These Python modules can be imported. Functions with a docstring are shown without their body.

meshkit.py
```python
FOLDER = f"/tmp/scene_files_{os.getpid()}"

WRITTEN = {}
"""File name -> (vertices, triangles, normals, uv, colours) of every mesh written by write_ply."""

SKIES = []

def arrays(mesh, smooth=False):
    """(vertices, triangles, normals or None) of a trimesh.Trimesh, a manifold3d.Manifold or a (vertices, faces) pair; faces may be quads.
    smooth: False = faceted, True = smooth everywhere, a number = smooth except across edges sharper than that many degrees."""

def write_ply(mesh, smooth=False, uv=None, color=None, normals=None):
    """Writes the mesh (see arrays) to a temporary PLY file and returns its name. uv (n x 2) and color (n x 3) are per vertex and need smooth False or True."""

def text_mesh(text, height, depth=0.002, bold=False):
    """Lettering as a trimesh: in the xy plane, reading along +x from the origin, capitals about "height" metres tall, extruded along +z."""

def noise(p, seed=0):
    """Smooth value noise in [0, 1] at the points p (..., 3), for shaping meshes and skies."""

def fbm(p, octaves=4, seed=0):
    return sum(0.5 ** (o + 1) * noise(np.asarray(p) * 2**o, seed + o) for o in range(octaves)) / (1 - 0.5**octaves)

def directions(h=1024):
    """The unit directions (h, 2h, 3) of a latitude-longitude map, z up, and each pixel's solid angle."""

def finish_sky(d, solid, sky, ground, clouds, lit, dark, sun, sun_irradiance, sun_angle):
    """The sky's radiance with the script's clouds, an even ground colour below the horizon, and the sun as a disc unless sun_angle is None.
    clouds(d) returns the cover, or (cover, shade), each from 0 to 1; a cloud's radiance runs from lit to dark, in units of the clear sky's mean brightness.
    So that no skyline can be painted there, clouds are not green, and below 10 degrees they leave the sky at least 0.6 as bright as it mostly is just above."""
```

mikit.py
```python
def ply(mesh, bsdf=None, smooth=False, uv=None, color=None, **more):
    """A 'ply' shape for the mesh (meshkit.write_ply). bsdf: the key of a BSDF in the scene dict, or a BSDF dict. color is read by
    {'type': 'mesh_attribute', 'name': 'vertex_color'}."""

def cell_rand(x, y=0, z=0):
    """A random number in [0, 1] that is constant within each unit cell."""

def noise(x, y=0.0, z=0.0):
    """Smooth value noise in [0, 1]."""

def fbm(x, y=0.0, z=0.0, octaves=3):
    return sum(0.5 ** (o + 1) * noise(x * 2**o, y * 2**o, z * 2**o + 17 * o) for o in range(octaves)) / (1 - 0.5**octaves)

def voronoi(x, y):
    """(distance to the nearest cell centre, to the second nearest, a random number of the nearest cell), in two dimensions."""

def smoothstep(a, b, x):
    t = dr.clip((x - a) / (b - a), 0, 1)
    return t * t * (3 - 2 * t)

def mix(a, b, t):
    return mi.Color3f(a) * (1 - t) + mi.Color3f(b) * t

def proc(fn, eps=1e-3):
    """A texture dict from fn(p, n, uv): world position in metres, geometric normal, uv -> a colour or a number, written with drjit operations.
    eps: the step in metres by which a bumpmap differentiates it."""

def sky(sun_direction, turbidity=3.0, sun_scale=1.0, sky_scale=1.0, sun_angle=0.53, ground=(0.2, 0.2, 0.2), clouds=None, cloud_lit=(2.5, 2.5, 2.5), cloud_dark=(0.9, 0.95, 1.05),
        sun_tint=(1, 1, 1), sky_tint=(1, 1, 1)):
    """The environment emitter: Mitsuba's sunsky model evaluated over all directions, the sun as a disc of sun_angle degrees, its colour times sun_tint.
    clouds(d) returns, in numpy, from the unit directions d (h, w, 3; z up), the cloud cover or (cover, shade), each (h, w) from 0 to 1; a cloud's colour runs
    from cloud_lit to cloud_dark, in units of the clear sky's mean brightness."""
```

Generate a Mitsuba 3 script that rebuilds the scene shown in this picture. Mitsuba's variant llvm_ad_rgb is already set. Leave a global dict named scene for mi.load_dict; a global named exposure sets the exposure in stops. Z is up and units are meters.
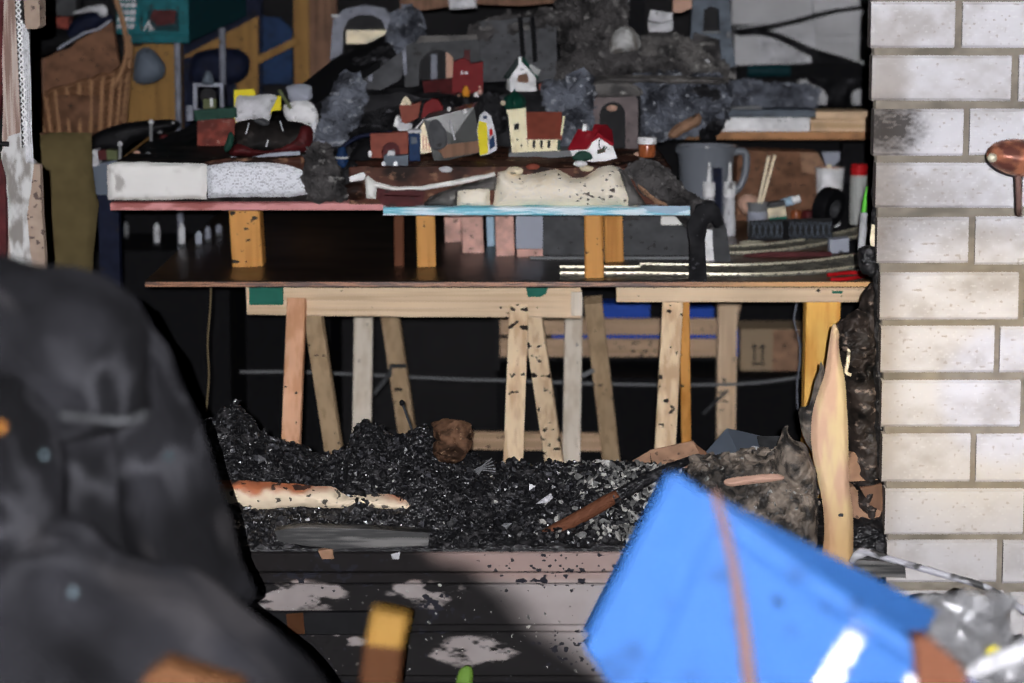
import math, random
import numpy as np
import trimesh
import manifold3d as m3
import shapely
import shapely.geometry as sg
import mitsuba as mi
import drjit as dr
import mikit
import meshkit
from mikit import noise, fbm, voronoi, cell_rand, smoothstep, mix

TF = mi.ScalarTransform4f
scene, labels = {}, {}

# ------------------------------------------------------------------ camera, light, exposure
F_PX = 2600.0
PITCH = math.atan((341.5 + 60) / F_PX)
ZC = 1.40
CP, SP = math.cos(PITCH), math.sin(PITCH)
scene['camera'] = {'type': 'thinlens', 'fov': math.degrees(2 * math.atan(512 / F_PX)), 'fov_axis': 'x',
                   'to_world': TF().look_at([0, 0, ZC], [0, CP, ZC - SP], [0, 0, 1]),
                   'aperture_radius': 0.0105, 'focus_distance': 4.25, 'near_clip': 0.05, 'far_clip': 60.0}


def P(px, py, Y):
    """The point of the world that lies Y metres in front of the camera's plane (world y) on the line of sight of a pixel."""
    u, v = (px - 512) / F_PX, -(py - 341.5) / F_PX
    d = np.array([u, CP + v * SP, -SP + v * CP])
    return np.array([0, 0, ZC]) + d * (Y / d[1])


def PZ(px, py, z):
    u, v = (px - 512) / F_PX, -(py - 341.5) / F_PX
    d = np.array([u, CP + v * SP, -SP + v * CP])
    return np.array([0, 0, ZC]) + d * ((z - ZC) / d[2])


def RGB(*c):
    return {'type': 'rgb', 'value': [float(x) for x in c]}


# the photographer's flash, held up to the left of the lens
FL = np.array([-0.004, -0.25, 1.46])
FT = P(620, 330, 4.4)
scene['flash'] = {'type': 'spot', 'intensity': RGB(61, 60.5, 63), 'cutoff_angle': 32.0, 'beam_width': 12.0,
                  'to_world': TF().look_at(FL.tolist(), FT.tolist(), [0, 0, 1])}
# a hand torch from the right: white beam with a yellow rim
TL = np.array([0.45, 0.3, 1.62])
for nm, px, py, inten, cut, beam in (('torch_beam', 1006, 395, (2.0, 5.0, 12.5), 1.75, 1.35), ('torch_rim', 985, 385, (15, 10.2, 1.6), 4.0, 2.6)):
    scene[nm] = {'type': 'spot', 'intensity': RGB(*inten), 'cutoff_angle': cut, 'beam_width': beam,
                 'to_world': TF().look_at(TL.tolist(), P(px, py, 3.9).tolist(), [0, 0, 1])}
scene['dusk'] = {'type': 'constant', 'radiance': RGB(0.020, 0.022, 0.027)}
exposure = 0.0

# ------------------------------------------------------------------ materials


def M(name, col, rough=0.8, spec=0.1, metal=0.0, bump=None, bscale=0.002, eps=1e-3, **more):
    d = {'type': 'principled', 'base_color': mikit.proc(col) if callable(col) else RGB(*col), 'roughness': rough if not callable(rough) else mikit.proc(rough), 'specular': spec, 'metallic': metal, **more}
    if bump:
        d = {'type': 'bumpmap', 'tex': mikit.proc(bump, eps), 'scale': bscale, 'bsdf': d}
    scene['m_' + name] = {'type': 'twosided', 'bsdf': d}
    return 'm_' + name


def near(p, q, r, sx=1.0, sz=1.0):
    """1 near the world point q, falling to 0 at r."""
    x, z = float(q[0]), float(q[2])
    return 1 - smoothstep(0.25 * r, r, dr.sqrt(dr.square((p.x - x) * sx) + dr.square((p.z - z) * sz)))


XR0 = float(P(881, 330, 3.9)[0])
B1 = P(889, 128, 3.9)
B2 = P(884, 150, 3.9)


def brick_col(p, n, uv):
    a = fbm(p.x * 26, p.y * 26, p.z * 26, 4)
    s = noise(p.x * 230, p.y * 230, p.z * 230)
    big = noise(p.x * 5 + 3, 1.3, p.z * 11)
    c = mix((0.42, 0.395, 0.38), (0.65, 0.64, 0.66), smoothstep(0.22, 0.62, a * 0.65 + big * 0.35))
    c = mix(c, (0.78, 0.78, 0.78), smoothstep(0.7, 0.95, s) * 0.3)
    c = mix(c, (0.36, 0.31, 0.28), smoothstep(0.8, 0.95, noise(p.x * 170 + 9, p.y * 170, p.z * 170)) * 0.7)
    lx = 1 - smoothstep(0.0, 0.055, p.x - XR0 + 0.02 * (a - 0.5))
    c = mix(c, (0.33, 0.28, 0.23), lx * (0.25 + 0.9 * a) * smoothstep(1.32, 1.15, p.z))
    soot = near(p, B1, 0.062, 0.75, 1.0) * (0.3 + 1.0 * fbm(p.x * 60, 0, p.z * 60, 3)) + near(p, P(885, 200, 3.9), 0.10, 1.6, 0.5) * 0.35 * fbm(p.x * 70, 4, p.z * 70, 3)
    low = smoothstep(0.72, 0.50, p.z) * 0.45
    c = mix(c, (0.42, 0.38, 0.33), low * (0.4 + 0.8 * a))
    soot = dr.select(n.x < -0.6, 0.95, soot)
    return mix(c, (0.045, 0.038, 0.034), dr.clip(soot * (0.75 + 0.5 * (1 - s)), 0, 0.93))


M('brick', brick_col, 0.85, 0.2, bump=lambda p, n, uv: fbm(p.x * 160, p.y * 160, p.z * 160, 3), bscale=0.0022)
M('mortar', lambda p, n, uv: mix(mix((0.19, 0.165, 0.135), (0.31, 0.275, 0.225), fbm(p.x * 55, p.y * 55, p.z * 55, 3)), (0.10, 0.09, 0.07), smoothstep(0.55, 0.75, fbm(p.x * 14, 3, p.z * 30, 3)) * 0.5), 0.95, 0.1,
  bump=lambda p, n, uv: fbm(p.x * 130, p.y * 130, p.z * 130, 3), bscale=0.004)


def wood(light, dark, axis, char=0.0, spots=0.0):
    def fn(p, n, uv):
        q = [p.x * 90, p.y * 90, p.z * 90]
        q[axis] = q[axis] * 0.035
        g = fbm(q[0], q[1], q[2], 3)
        c = mix(light, dark, smoothstep(0.35, 0.75, g))
        b = fbm(p.x * 9 + 2, p.y * 9, p.z * 9, 2)
        c = c * (0.82 + 0.36 * b)
        if spots:
            s = fbm(p.x * 95, p.y * 95, p.z * 95, 2)
            k = fbm(p.x * 12 + 5, p.y * 12, p.z * 12, 2)
            c = mix(c, (0.025, 0.018, 0.014), smoothstep(0.76, 0.82, s + (k - 0.5) * 0.5 + (spots - 0.5) * 0.16))
        if char:
            c = mix(c, (0.03, 0.022, 0.018), char * smoothstep(0.35, 0.7, fbm(p.x * 24, p.y * 24, p.z * 24, 3)))
        return c
    return fn


M('pine_z', wood((0.80, 0.60, 0.41), (0.62, 0.43, 0.27), 2, 0, 0.45), 0.65)
M('pine_x', wood((0.76, 0.58, 0.39), (0.60, 0.43, 0.27), 0, 0, 0.42), 0.65)
M('pine_spotted', wood((0.84, 0.65, 0.43), (0.62, 0.42, 0.25), 2, 0, 0.85), 0.65)
M('pine_red', wood((0.74, 0.42, 0.26), (0.60, 0.30, 0.16), 2, 0, 0.3), 0.65)
M('pine_white', wood((0.74, 0.66, 0.55), (0.60, 0.51, 0.40), 2, 0, 0.35), 0.7)
M('pine_tan', wood((0.50, 0.36, 0.22), (0.38, 0.26, 0.15), 2, 0, 0.4), 0.7)
M('orange_wood', wood((0.62, 0.30, 0.085), (0.46, 0.19, 0.04), 2, 0, 0.35), 0.5)
M('yellow_wood', wood((0.86, 0.50, 0.12), (0.74, 0.34, 0.06), 2, 0, 0.2), 0.5)
M('ochre_board', wood((0.30, 0.165, 0.05), (0.21, 0.11, 0.034), 2, 0.0, 0.2), 0.6)
M('brown_board', wood((0.22, 0.12, 0.075), (0.15, 0.08, 0.05), 2, 0.3, 0), 0.6)
M('rail_dim', wood((0.55, 0.38, 0.25), (0.42, 0.28, 0.17), 0, 0.0, 0.2), 0.7)
M('shelf_edge', wood((0.48, 0.24, 0.11), (0.30, 0.14, 0.06), 0, 0.4, 0), 0.6)
M('pale_plank', wood((0.70, 0.50, 0.32), (0.55, 0.36, 0.2), 0, 0.2, 0.2), 0.6)


def ply_col(p, n, uv):
    edge = mix((0.36, 0.15, 0.065), (0.09, 0.04, 0.025), smoothstep(0.3, 0.65, fbm(p.x * 30, p.y * 4, p.z * 260, 3)))
    top = mix((0.030, 0.020, 0.014), (0.012, 0.010, 0.009), fbm(p.x * 7, p.y * 12, 1, 3))
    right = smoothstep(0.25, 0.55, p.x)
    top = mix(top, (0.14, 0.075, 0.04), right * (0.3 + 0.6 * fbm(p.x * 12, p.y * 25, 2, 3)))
    edge = mix(edge, (0.80, 0.44, 0.16), right * 0.85)  # warm light on the right half painted into the edge colour
    return dr.select(dr.abs(n.z) > 0.5, top, edge)


M('wet_plywood', ply_col, 0.35, 0.5)
M('char', lambda p, n, uv: mix((0.010, 0.010, 0.011), (0.05, 0.048, 0.05), smoothstep(0.45, 0.8, fbm(p.x * 90, p.y * 90, p.z * 90, 3))), 0.42, 0.55,
  bump=lambda p, n, uv: fbm(p.x * 220, p.y * 220, p.z * 220, 3), bscale=0.006)
M('cinder', lambda p, n, uv: mix((0.006, 0.006, 0.007), (0.060, 0.060, 0.066), smoothstep(0.72, 1.0, cell_rand(p.x * 110, p.y * 110, p.z * 110))), 0.32, 0.65)
M('ash_chip', lambda p, n, uv: mix((0.10, 0.10, 0.095), (0.42, 0.41, 0.38), smoothstep(0.4, 0.9, cell_rand(p.x * 70, p.y * 70, p.z * 70))), 0.6, 0.4)


def log_col(p, n, uv):
    a = fbm(p.x * 60, p.y * 60, p.z * 45, 4)
    c = mix((0.030, 0.027, 0.024), (0.25, 0.205, 0.165), smoothstep(0.32, 0.65, a))
    c = mix(c, (0.34, 0.27, 0.21), smoothstep(0.66, 0.8, fbm(p.x * 55 + 4, p.y * 55, p.z * 120, 3)) * 0.7)
    return mix(c, (0.02, 0.02, 0.02), smoothstep(0.5, 0.7, fbm(p.x * 14 + 7, 0, p.z * 14, 2)) * 0.75)


M('burnt_bark', log_col, 0.6, 0.4, bump=lambda p, n, uv: fbm(p.x * 90, p.y * 90, p.z * 90, 4), bscale=0.016)


def burn_strip(p, n, uv):
    z0 = float(P(300, 508, 4.0)[2])
    t = (p.z - z0) / 0.042 + 0.7 * (fbm(p.x * 30, 2, p.z * 30, 3) - 0.5) + smoothstep(-0.27, -0.15, p.x) * 0.55
    c = mix((0.72, 0.60, 0.44), (0.45, 0.15, 0.07), smoothstep(0.62, 0.98, t))
    c = mix(c, (0.03, 0.02, 0.02), smoothstep(1.02, 1.3, t))
    return mix(c, (0.02, 0.02, 0.02), smoothstep(0.63, 0.7, fbm(p.x * 110, p.y * 110, p.z * 110, 2)) * 0.9)


M('half_burnt_wood', burn_strip, 0.6)


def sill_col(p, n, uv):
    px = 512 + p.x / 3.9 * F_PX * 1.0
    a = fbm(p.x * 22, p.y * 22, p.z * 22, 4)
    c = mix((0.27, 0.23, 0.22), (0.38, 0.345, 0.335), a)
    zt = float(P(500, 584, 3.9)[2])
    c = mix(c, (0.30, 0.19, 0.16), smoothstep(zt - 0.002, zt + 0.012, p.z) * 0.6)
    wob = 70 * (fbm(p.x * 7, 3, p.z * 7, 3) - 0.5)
    # sooty left end, darkened up to an edge slanting down to the right
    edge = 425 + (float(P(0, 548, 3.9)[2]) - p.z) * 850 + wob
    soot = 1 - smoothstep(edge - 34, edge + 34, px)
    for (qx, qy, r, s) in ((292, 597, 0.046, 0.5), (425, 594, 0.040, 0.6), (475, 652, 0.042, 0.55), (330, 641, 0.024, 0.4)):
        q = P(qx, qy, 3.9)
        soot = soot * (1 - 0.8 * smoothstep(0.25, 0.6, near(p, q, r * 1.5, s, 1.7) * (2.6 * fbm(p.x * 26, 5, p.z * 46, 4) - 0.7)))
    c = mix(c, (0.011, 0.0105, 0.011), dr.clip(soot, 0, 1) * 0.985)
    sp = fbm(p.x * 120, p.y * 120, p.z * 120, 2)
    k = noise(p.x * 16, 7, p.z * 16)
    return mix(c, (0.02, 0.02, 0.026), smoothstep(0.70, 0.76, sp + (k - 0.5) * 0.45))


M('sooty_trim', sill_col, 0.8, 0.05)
M('black_board', lambda p, n, uv: mix((0.016, 0.016, 0.016), (0.13, 0.125, 0.12), smoothstep(0.5, 0.75, fbm(p.x * 10, p.y * 30, p.z * 90, 3))), 0.5, 0.4)
M('soot_wall', lambda p, n, uv: mix((0.010, 0.010, 0.011), (0.028, 0.027, 0.028), fbm(p.x * 5, p.y * 5, p.z * 3, 3)), 0.9, 0.1)
def fold_highlight(p):  # highlights on the folds, put into the fabric colour as pale streaks
    r = fbm(p.x * 13 + 2, p.y * 13, p.z * 9, 3)
    return smoothstep(0.06, 0.0, dr.abs(r - 0.5)) * smoothstep(0.4, 0.65, fbm(p.x * 6, 3, p.z * 6, 2))


M('fabric', lambda p, n, uv: mix(mix(mix((0.0055, 0.0055, 0.0064), (0.017, 0.017, 0.020), smoothstep(0.35, 0.68, fbm(p.x * 9, p.y * 9, p.z * 6, 4))), (0.045, 0.042, 0.044), smoothstep(0.62, 0.8, fbm(p.x * 16 + p.z * 9, p.y * 16, p.z * 7, 3)) * 0.6), (0.06, 0.06, 0.067), fold_highlight(p) * 0.5), 0.95, 0.1, sheen=0.12,
  bump=lambda p, n, uv: fbm(p.x * 260, p.y * 260, p.z * 260, 2), bscale=0.0015)
M('blue_plastic', lambda p, n, uv: mix((0.028, 0.102, 0.300), (0.020, 0.070, 0.210), smoothstep(0.62, 0.78, fbm(p.x * 40, p.y * 40, p.z * 40, 3))), 0.6, 0.2)
M('foil', (0.36, 0.36, 0.37), 0.3, 0.8, 0.55)
M('cable_grey', lambda p, n, uv: mix((0.50, 0.50, 0.54), (0.06, 0.06, 0.06), smoothstep(0.5, 0.62, fbm(p.x * 45, p.y * 45, p.z * 45, 2))), 0.45, 0.5)
M('splinter_wood', lambda p, n, uv: mix(mix((0.78, 0.60, 0.33), (0.70, 0.45, 0.30), smoothstep(0.35, 0.65, fbm(p.x * 60, p.y * 20, p.z * 12, 3))), (0.40, 0.22, 0.08), smoothstep(0.62, 0.46, p.z) * 0.7), 0.55)
M('copper', lambda p, n, uv: mix((0.52, 0.20, 0.11), (0.17, 0.06, 0.045), smoothstep(0.38, 0.62, fbm(p.x * 45, p.y * 45, p.z * 45, 3))), 0.35, 0.5, 0.35)


def RB(p, n, uv):
    return fbm(p.x * 60, p.y * 60, p.z * 60, 4)


def rockc(a, b, hi, f=14, s=0):
    def fn(p, n, uv):
        k = fbm(p.x * f + s, p.y * f, p.z * f, 4)
        c = mix(a, b, smoothstep(0.32, 0.66, k))
        return mix(c, hi, smoothstep(0.62, 0.80, fbm(p.x * f * 3 + 5, p.y * f * 3, p.z * f * 3 + s, 3)) * 0.8)
    return fn


M('rock_dark', rockc((0.018, 0.017, 0.017), (0.085, 0.08, 0.079), (0.28, 0.27, 0.26), 20), 0.8, 0.25, bump=RB, bscale=0.016)
M('rock_blue', rockc((0.030, 0.033, 0.042), (0.155, 0.17, 0.205), (0.40, 0.42, 0.46), 24, 3), 0.7, 0.3, bump=RB, bscale=0.014)
M('rock_black', rockc((0.006, 0.006, 0.007), (0.022, 0.022, 0.024), (0.085, 0.085, 0.095), 22, 8), 0.7, 0.08)
M('rock_grey', rockc((0.05, 0.048, 0.047), (0.15, 0.142, 0.135), (0.34, 0.33, 0.31), 24, 5), 0.8, 0.25, bump=RB, bscale=0.012)
M('ground_brown', rockc((0.016, 0.008, 0.006), (0.085, 0.032, 0.020), (0.26, 0.14, 0.085), 20, 1), 0.6, 0.12)
M('ground_black', rockc((0.006, 0.006, 0.006), (0.016, 0.013, 0.012), (0.05, 0.042, 0.038), 17, 1), 0.6, 0.1)


def cream_fn(p, n, uv):
    c = mix((0.93, 0.85, 0.69), (0.76, 0.66, 0.49), smoothstep(0.4, 0.7, fbm(p.x * 16, p.y * 16, p.z * 16, 3)))
    c = mix(c, (0.82, 0.78, 0.70), smoothstep(0.55, 0.75, noise(p.x * 260, p.y * 260, p.z * 260)) * 0.5)
    return mix(c, (0.10, 0.08, 0.06), smoothstep(0.74, 0.82, fbm(p.x * 150, p.y * 150, p.z * 150, 2) + 0.35 * (noise(p.x * 14, 2, p.z * 14) - 0.5)))


M('cream_foam', cream_fn, 0.8, 0.2, bump=lambda p, n, uv: fbm(p.x * 200, p.y * 200, p.z * 200, 2), bscale=0.004)
M('white_foam', lambda p, n, uv: mix((0.82, 0.81, 0.77), (0.45, 0.43, 0.40), smoothstep(0.62, 0.82, fbm(p.x * 40, p.y * 40, p.z * 24, 3) + near(p, P(116, 180, 4.78), 0.05) * 0.2)), 0.85, 0.2)
M('bead_foam', lambda p, n, uv: mix((0.78, 0.80, 0.84), (0.36, 0.37, 0.40), smoothstep(0.55, 0.95, cell_rand(p.x * 330, p.y * 330, p.z * 330)) * 0.8), 0.7, 0.3)
M('pink_board', lambda p, n, uv: mix((0.66, 0.30, 0.29), (0.36, 0.12, 0.11), smoothstep(0.5, 0.72, fbm(p.x * 26, p.y * 26, p.z * 60, 3))), 0.7)
M('sky_board', lambda p, n, uv: mix((0.20, 0.55, 0.68), (0.72, 0.84, 0.90), smoothstep(0.42, 0.6, fbm(p.x * 18, p.y * 18, p.z * 160, 3))), 0.6)
M('olive_cloth', lambda p, n, uv: mix((0.135, 0.105, 0.048), (0.095, 0.072, 0.032), fbm(p.x * 40, p.y * 40, p.z * 40, 4)), 0.95, 0.1)
M('wicker', lambda p, n, uv: mix((0.23, 0.115, 0.058), (0.12, 0.055, 0.03), fbm(p.x * 60, p.y * 60, p.z * 120, 3)), 0.6)
M('rust_roof', lambda p, n, uv: mix((0.27, 0.070, 0.045), (0.17, 0.045, 0.03), fbm(p.x * 90, p.y * 90, p.z * 90, 3)), 0.55)
M('church_wall', lambda p, n, uv: mix((0.88, 0.81, 0.55), (0.70, 0.62, 0.38), smoothstep(0.5, 0.8, fbm(p.x * 110, p.y * 110, p.z * 60, 3))), 0.6)
M('plaster_white', lambda p, n, uv: mix((0.46, 0.46, 0.45), (0.20, 0.185, 0.17), smoothstep(0.42, 0.68, fbm(p.x * 90, p.y * 60, p.z * 30, 4))), 0.75)
M('plaster_pink', lambda p, n, uv: mix((0.20, 0.13, 0.105), (0.40, 0.33, 0.29), smoothstep(0.38, 0.62, fbm(p.x * 300, p.y * 60, p.z * 9, 3))), 0.75)
M('plaster_tan', lambda p, n, uv: mix(mix((0.24, 0.175, 0.135), (0.34, 0.265, 0.21), fbm(p.x * 60, p.y * 60, p.z * 60, 3)), (0.10, 0.07, 0.06), smoothstep(0.68, 0.76, fbm(p.x * 130, p.y * 130, p.z * 130, 2))), 0.85)
M('block_grey', lambda p, n, uv: mix(mix((0.44, 0.44, 0.45), (0.64, 0.64, 0.65), fbm(p.x * 14, p.y * 14, p.z * 14, 4)), (0.70, 0.70, 0.72), smoothstep(0.6, 0.8, noise(p.x * 7 + 1, 2, p.z * 12)) * 0.4), 0.85)
WORN = ('mauve', 'panel_grey', 'dark_grey', 'carton_brown', 'teal', 'slate', 'steel', 'white', 'white_dim', 'cream', 'pink_block', 'blue', 'dark_red', 'navy', 'carton_burnt')


def worn(c):
    c = tuple(c)

    def fn(p, n, uv):
        a = fbm(p.x * 45 + c[0] * 90, p.y * 45, p.z * 45, 4)
        k = mi.Color3f(*c) * (0.45 + 1.1 * a)
        return mix(k, (0.02, 0.017, 0.015), smoothstep(0.66, 0.80, fbm(p.x * 85 + c[2] * 70, p.y * 85, p.z * 85, 3)) * 0.75)
    return fn


for nm, c, r in (('white', (0.78, 0.78, 0.78), 0.5), ('white_dim', (0.55, 0.55, 0.57), 0.6), ('black', (0.006, 0.006, 0.007), 0.4), ('black_matte', (0.007, 0.007, 0.008), 0.85), ('dark_grey', (0.055, 0.057, 0.06), 0.6),
                 ('slate', (0.095, 0.115, 0.14), 0.5), ('steel', (0.20, 0.21, 0.25), 0.45), ('teal', (0.005, 0.10, 0.115), 0.45), ('teal_dark', (0.006, 0.035, 0.042), 0.6), ('navy', (0.008, 0.011, 0.028), 0.7),
                 ('blue', (0.010, 0.030, 0.085), 0.6), ('blue_bright', (0.02, 0.075, 0.42), 0.55), ('red', (0.46, 0.012, 0.015), 0.4), ('fire_red', (0.15, 0.006, 0.008), 0.5), ('dark_red', (0.065, 0.010, 0.011), 0.45),
                 ('crimson_roof', (0.30, 0.015, 0.025), 0.25), ('green_gloss', (0.006, 0.042, 0.028), 0.12), ('green_dark', (0.014, 0.05, 0.035), 0.6), ('green_bright', (0.16, 0.72, 0.08), 0.45), ('leaf_green', (0.09, 0.17, 0.025), 0.5), ('green_pad', (0.02, 0.135, 0.095), 0.7),
                 ('yellow', (0.72, 0.60, 0.02), 0.45), ('cream', (0.80, 0.70, 0.50), 0.6), ('stick_wood', (0.86, 0.74, 0.54), 0.6), ('carton_brown', (0.17, 0.085, 0.05), 0.8), ('carton_tan', (0.33, 0.245, 0.16), 0.8),
                 ('carton_burnt', (0.30, 0.175, 0.11), 0.75), ('jug_grey', (0.165, 0.18, 0.205), 0.22), ('sheet_grey', (0.115, 0.14, 0.175), 0.4), ('mauve', (0.14, 0.115, 0.115), 0.75), ('panel_grey', (0.075, 0.077, 0.082), 0.8), ('orange', (0.62, 0.26, 0.03), 0.5),
                 ('amber', (0.30, 0.085, 0.03), 0.2), ('peach', (0.50, 0.31, 0.23), 0.7), ('can_grey', (0.42, 0.43, 0.41), 0.35), ('foam_grey', (0.34, 0.36, 0.42), 0.8), ('pink_block', (0.60, 0.36, 0.30), 0.8), ('pale_blue', (0.36, 0.50, 0.62), 0.6),
                 ('olive', (0.10, 0.115, 0.055), 0.7), ('grey_mid', (0.17, 0.175, 0.18), 0.7), ('cord_tan', (0.13, 0.10, 0.055), 0.8), ('strap_brown', (0.17, 0.10, 0.085), 0.8), ('rust_brown', (0.12, 0.046, 0.024), 0.75), ('rust_dim', (0.055, 0.021, 0.008), 0.8), ('tip_wood', (0.21, 0.115, 0.025), 0.6), ('orange_dim', (0.085, 0.036, 0.014), 0.7), ('orange_fleck', (0.25, 0.10, 0.02), 0.6), ('fleck_blue', (0.16, 0.22, 0.25), 0.6), ('wicker_light', (0.33, 0.18, 0.095), 0.6), ('earth', (0.03, 0.027, 0.024), 0.9)):
    M(nm, worn(c) if nm in WORN else c, max(r, 0.55) if nm not in ('green_gloss', 'crimson_roof', 'amber', 'jug_grey') else r, 0.35 if r < 0.3 else 0.12)
M('brass', (0.66, 0.61, 0.46), 0.42, 0.5, 0.35)
M('red_box', rockc((0.11, 0.03, 0.025), (0.30, 0.07, 0.05), (0.38, 0.24, 0.2), 30, 4))
M('brown_lump', rockc((0.03, 0.016, 0.01), (0.16, 0.085, 0.05), (0.30, 0.19, 0.12), 45, 2), bump=RB, bscale=0.012)
M('post_char', rockc((0.005, 0.005, 0.005), (0.034, 0.026, 0.023), (0.26, 0.20, 0.17), 34, 6), 0.55, 0.3, bump=RB, bscale=0.012)
M('track_bed', rockc((0.10, 0.095, 0.08), (0.22, 0.21, 0.17), (0.42, 0.39, 0.31), 60, 2))
M('shiny_steel', (0.62, 0.62, 0.62), 0.28, 0.5, 1.0)
scene['m_clear'] = {'type': 'thindielectric', 'int_ior': 1.49}
scene['m_smoky'] = {'type': 'twosided', 'bsdf': {'type': 'principled', 'base_color': RGB(0.055, 0.058, 0.055), 'roughness': 0.25, 'specular': 0.25}}

# ------------------------------------------------------------------ registration and mesh helpers


def uniq(key):
    if key not in scene and key not in labels:
        return key
    k = 1
    while f'{key}_{k:03d}' in scene or f'{key}_{k:03d}' in labels:
        k += 1
    return f'{key}_{k:03d}'


def thing(name, label, cat, group=None):
    key = uniq(name)
    labels[key] = {'label': label, 'category': cat}
    if group:
        labels[key]['group'] = group
    return key


def part(parent, name, mesh, m, smooth=False, label=None, kind=None):
    key = uniq(parent + '__' + name)
    scene[key] = mikit.ply(mesh, 'm_' + m, smooth=smooth)
    if label or kind:
        labels[key] = {k: v for k, v in (('label', label), ('kind', kind)) if v}
    return key


def one(name, mesh, m, label, cat, group=None, smooth=False, kind=None):
    key = thing(name, label, cat, group)
    if kind:
        labels[key]['kind'] = kind
    scene[key] = mikit.ply(mesh, 'm_' + m, smooth=smooth)
    return key


def struct(name, mesh, m, label, cat, smooth=False):
    return one(name, mesh, m, label, cat, None, smooth, 'structure')


def cat_(*ms):
    return trimesh.util.concatenate([x for x in ms])


def loft(rings, caps=True):
    """Rings of n points each, joined one after the other."""
    rings = np.asarray(rings, float)
    k, n = rings.shape[:2]
    v = rings.reshape(-1, 3)
    i, j = np.meshgrid(np.arange(k - 1), np.arange(n), indexing='ij')
    a, b = i * n + j, i * n + (j + 1) % n
    f = np.vstack([np.stack([a, b, b + n], -1).reshape(-1, 3), np.stack([a, b + n, a + n], -1).reshape(-1, 3)])
    if caps:
        c0, c1 = len(v), len(v) + 1
        v = np.vstack([v, rings[0].mean(0), rings[-1].mean(0)])
        q = np.arange(n)
        f = np.vstack([f, np.stack([np.full(n, c0), (q + 1) % n, q], -1), np.stack([np.full(n, c1), (k - 1) * n + q, (k - 1) * n + (q + 1) % n], -1)])
    m = trimesh.Trimesh(v, f, process=False)
    if m.volume < 0:
        m.invert()
    return m


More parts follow.
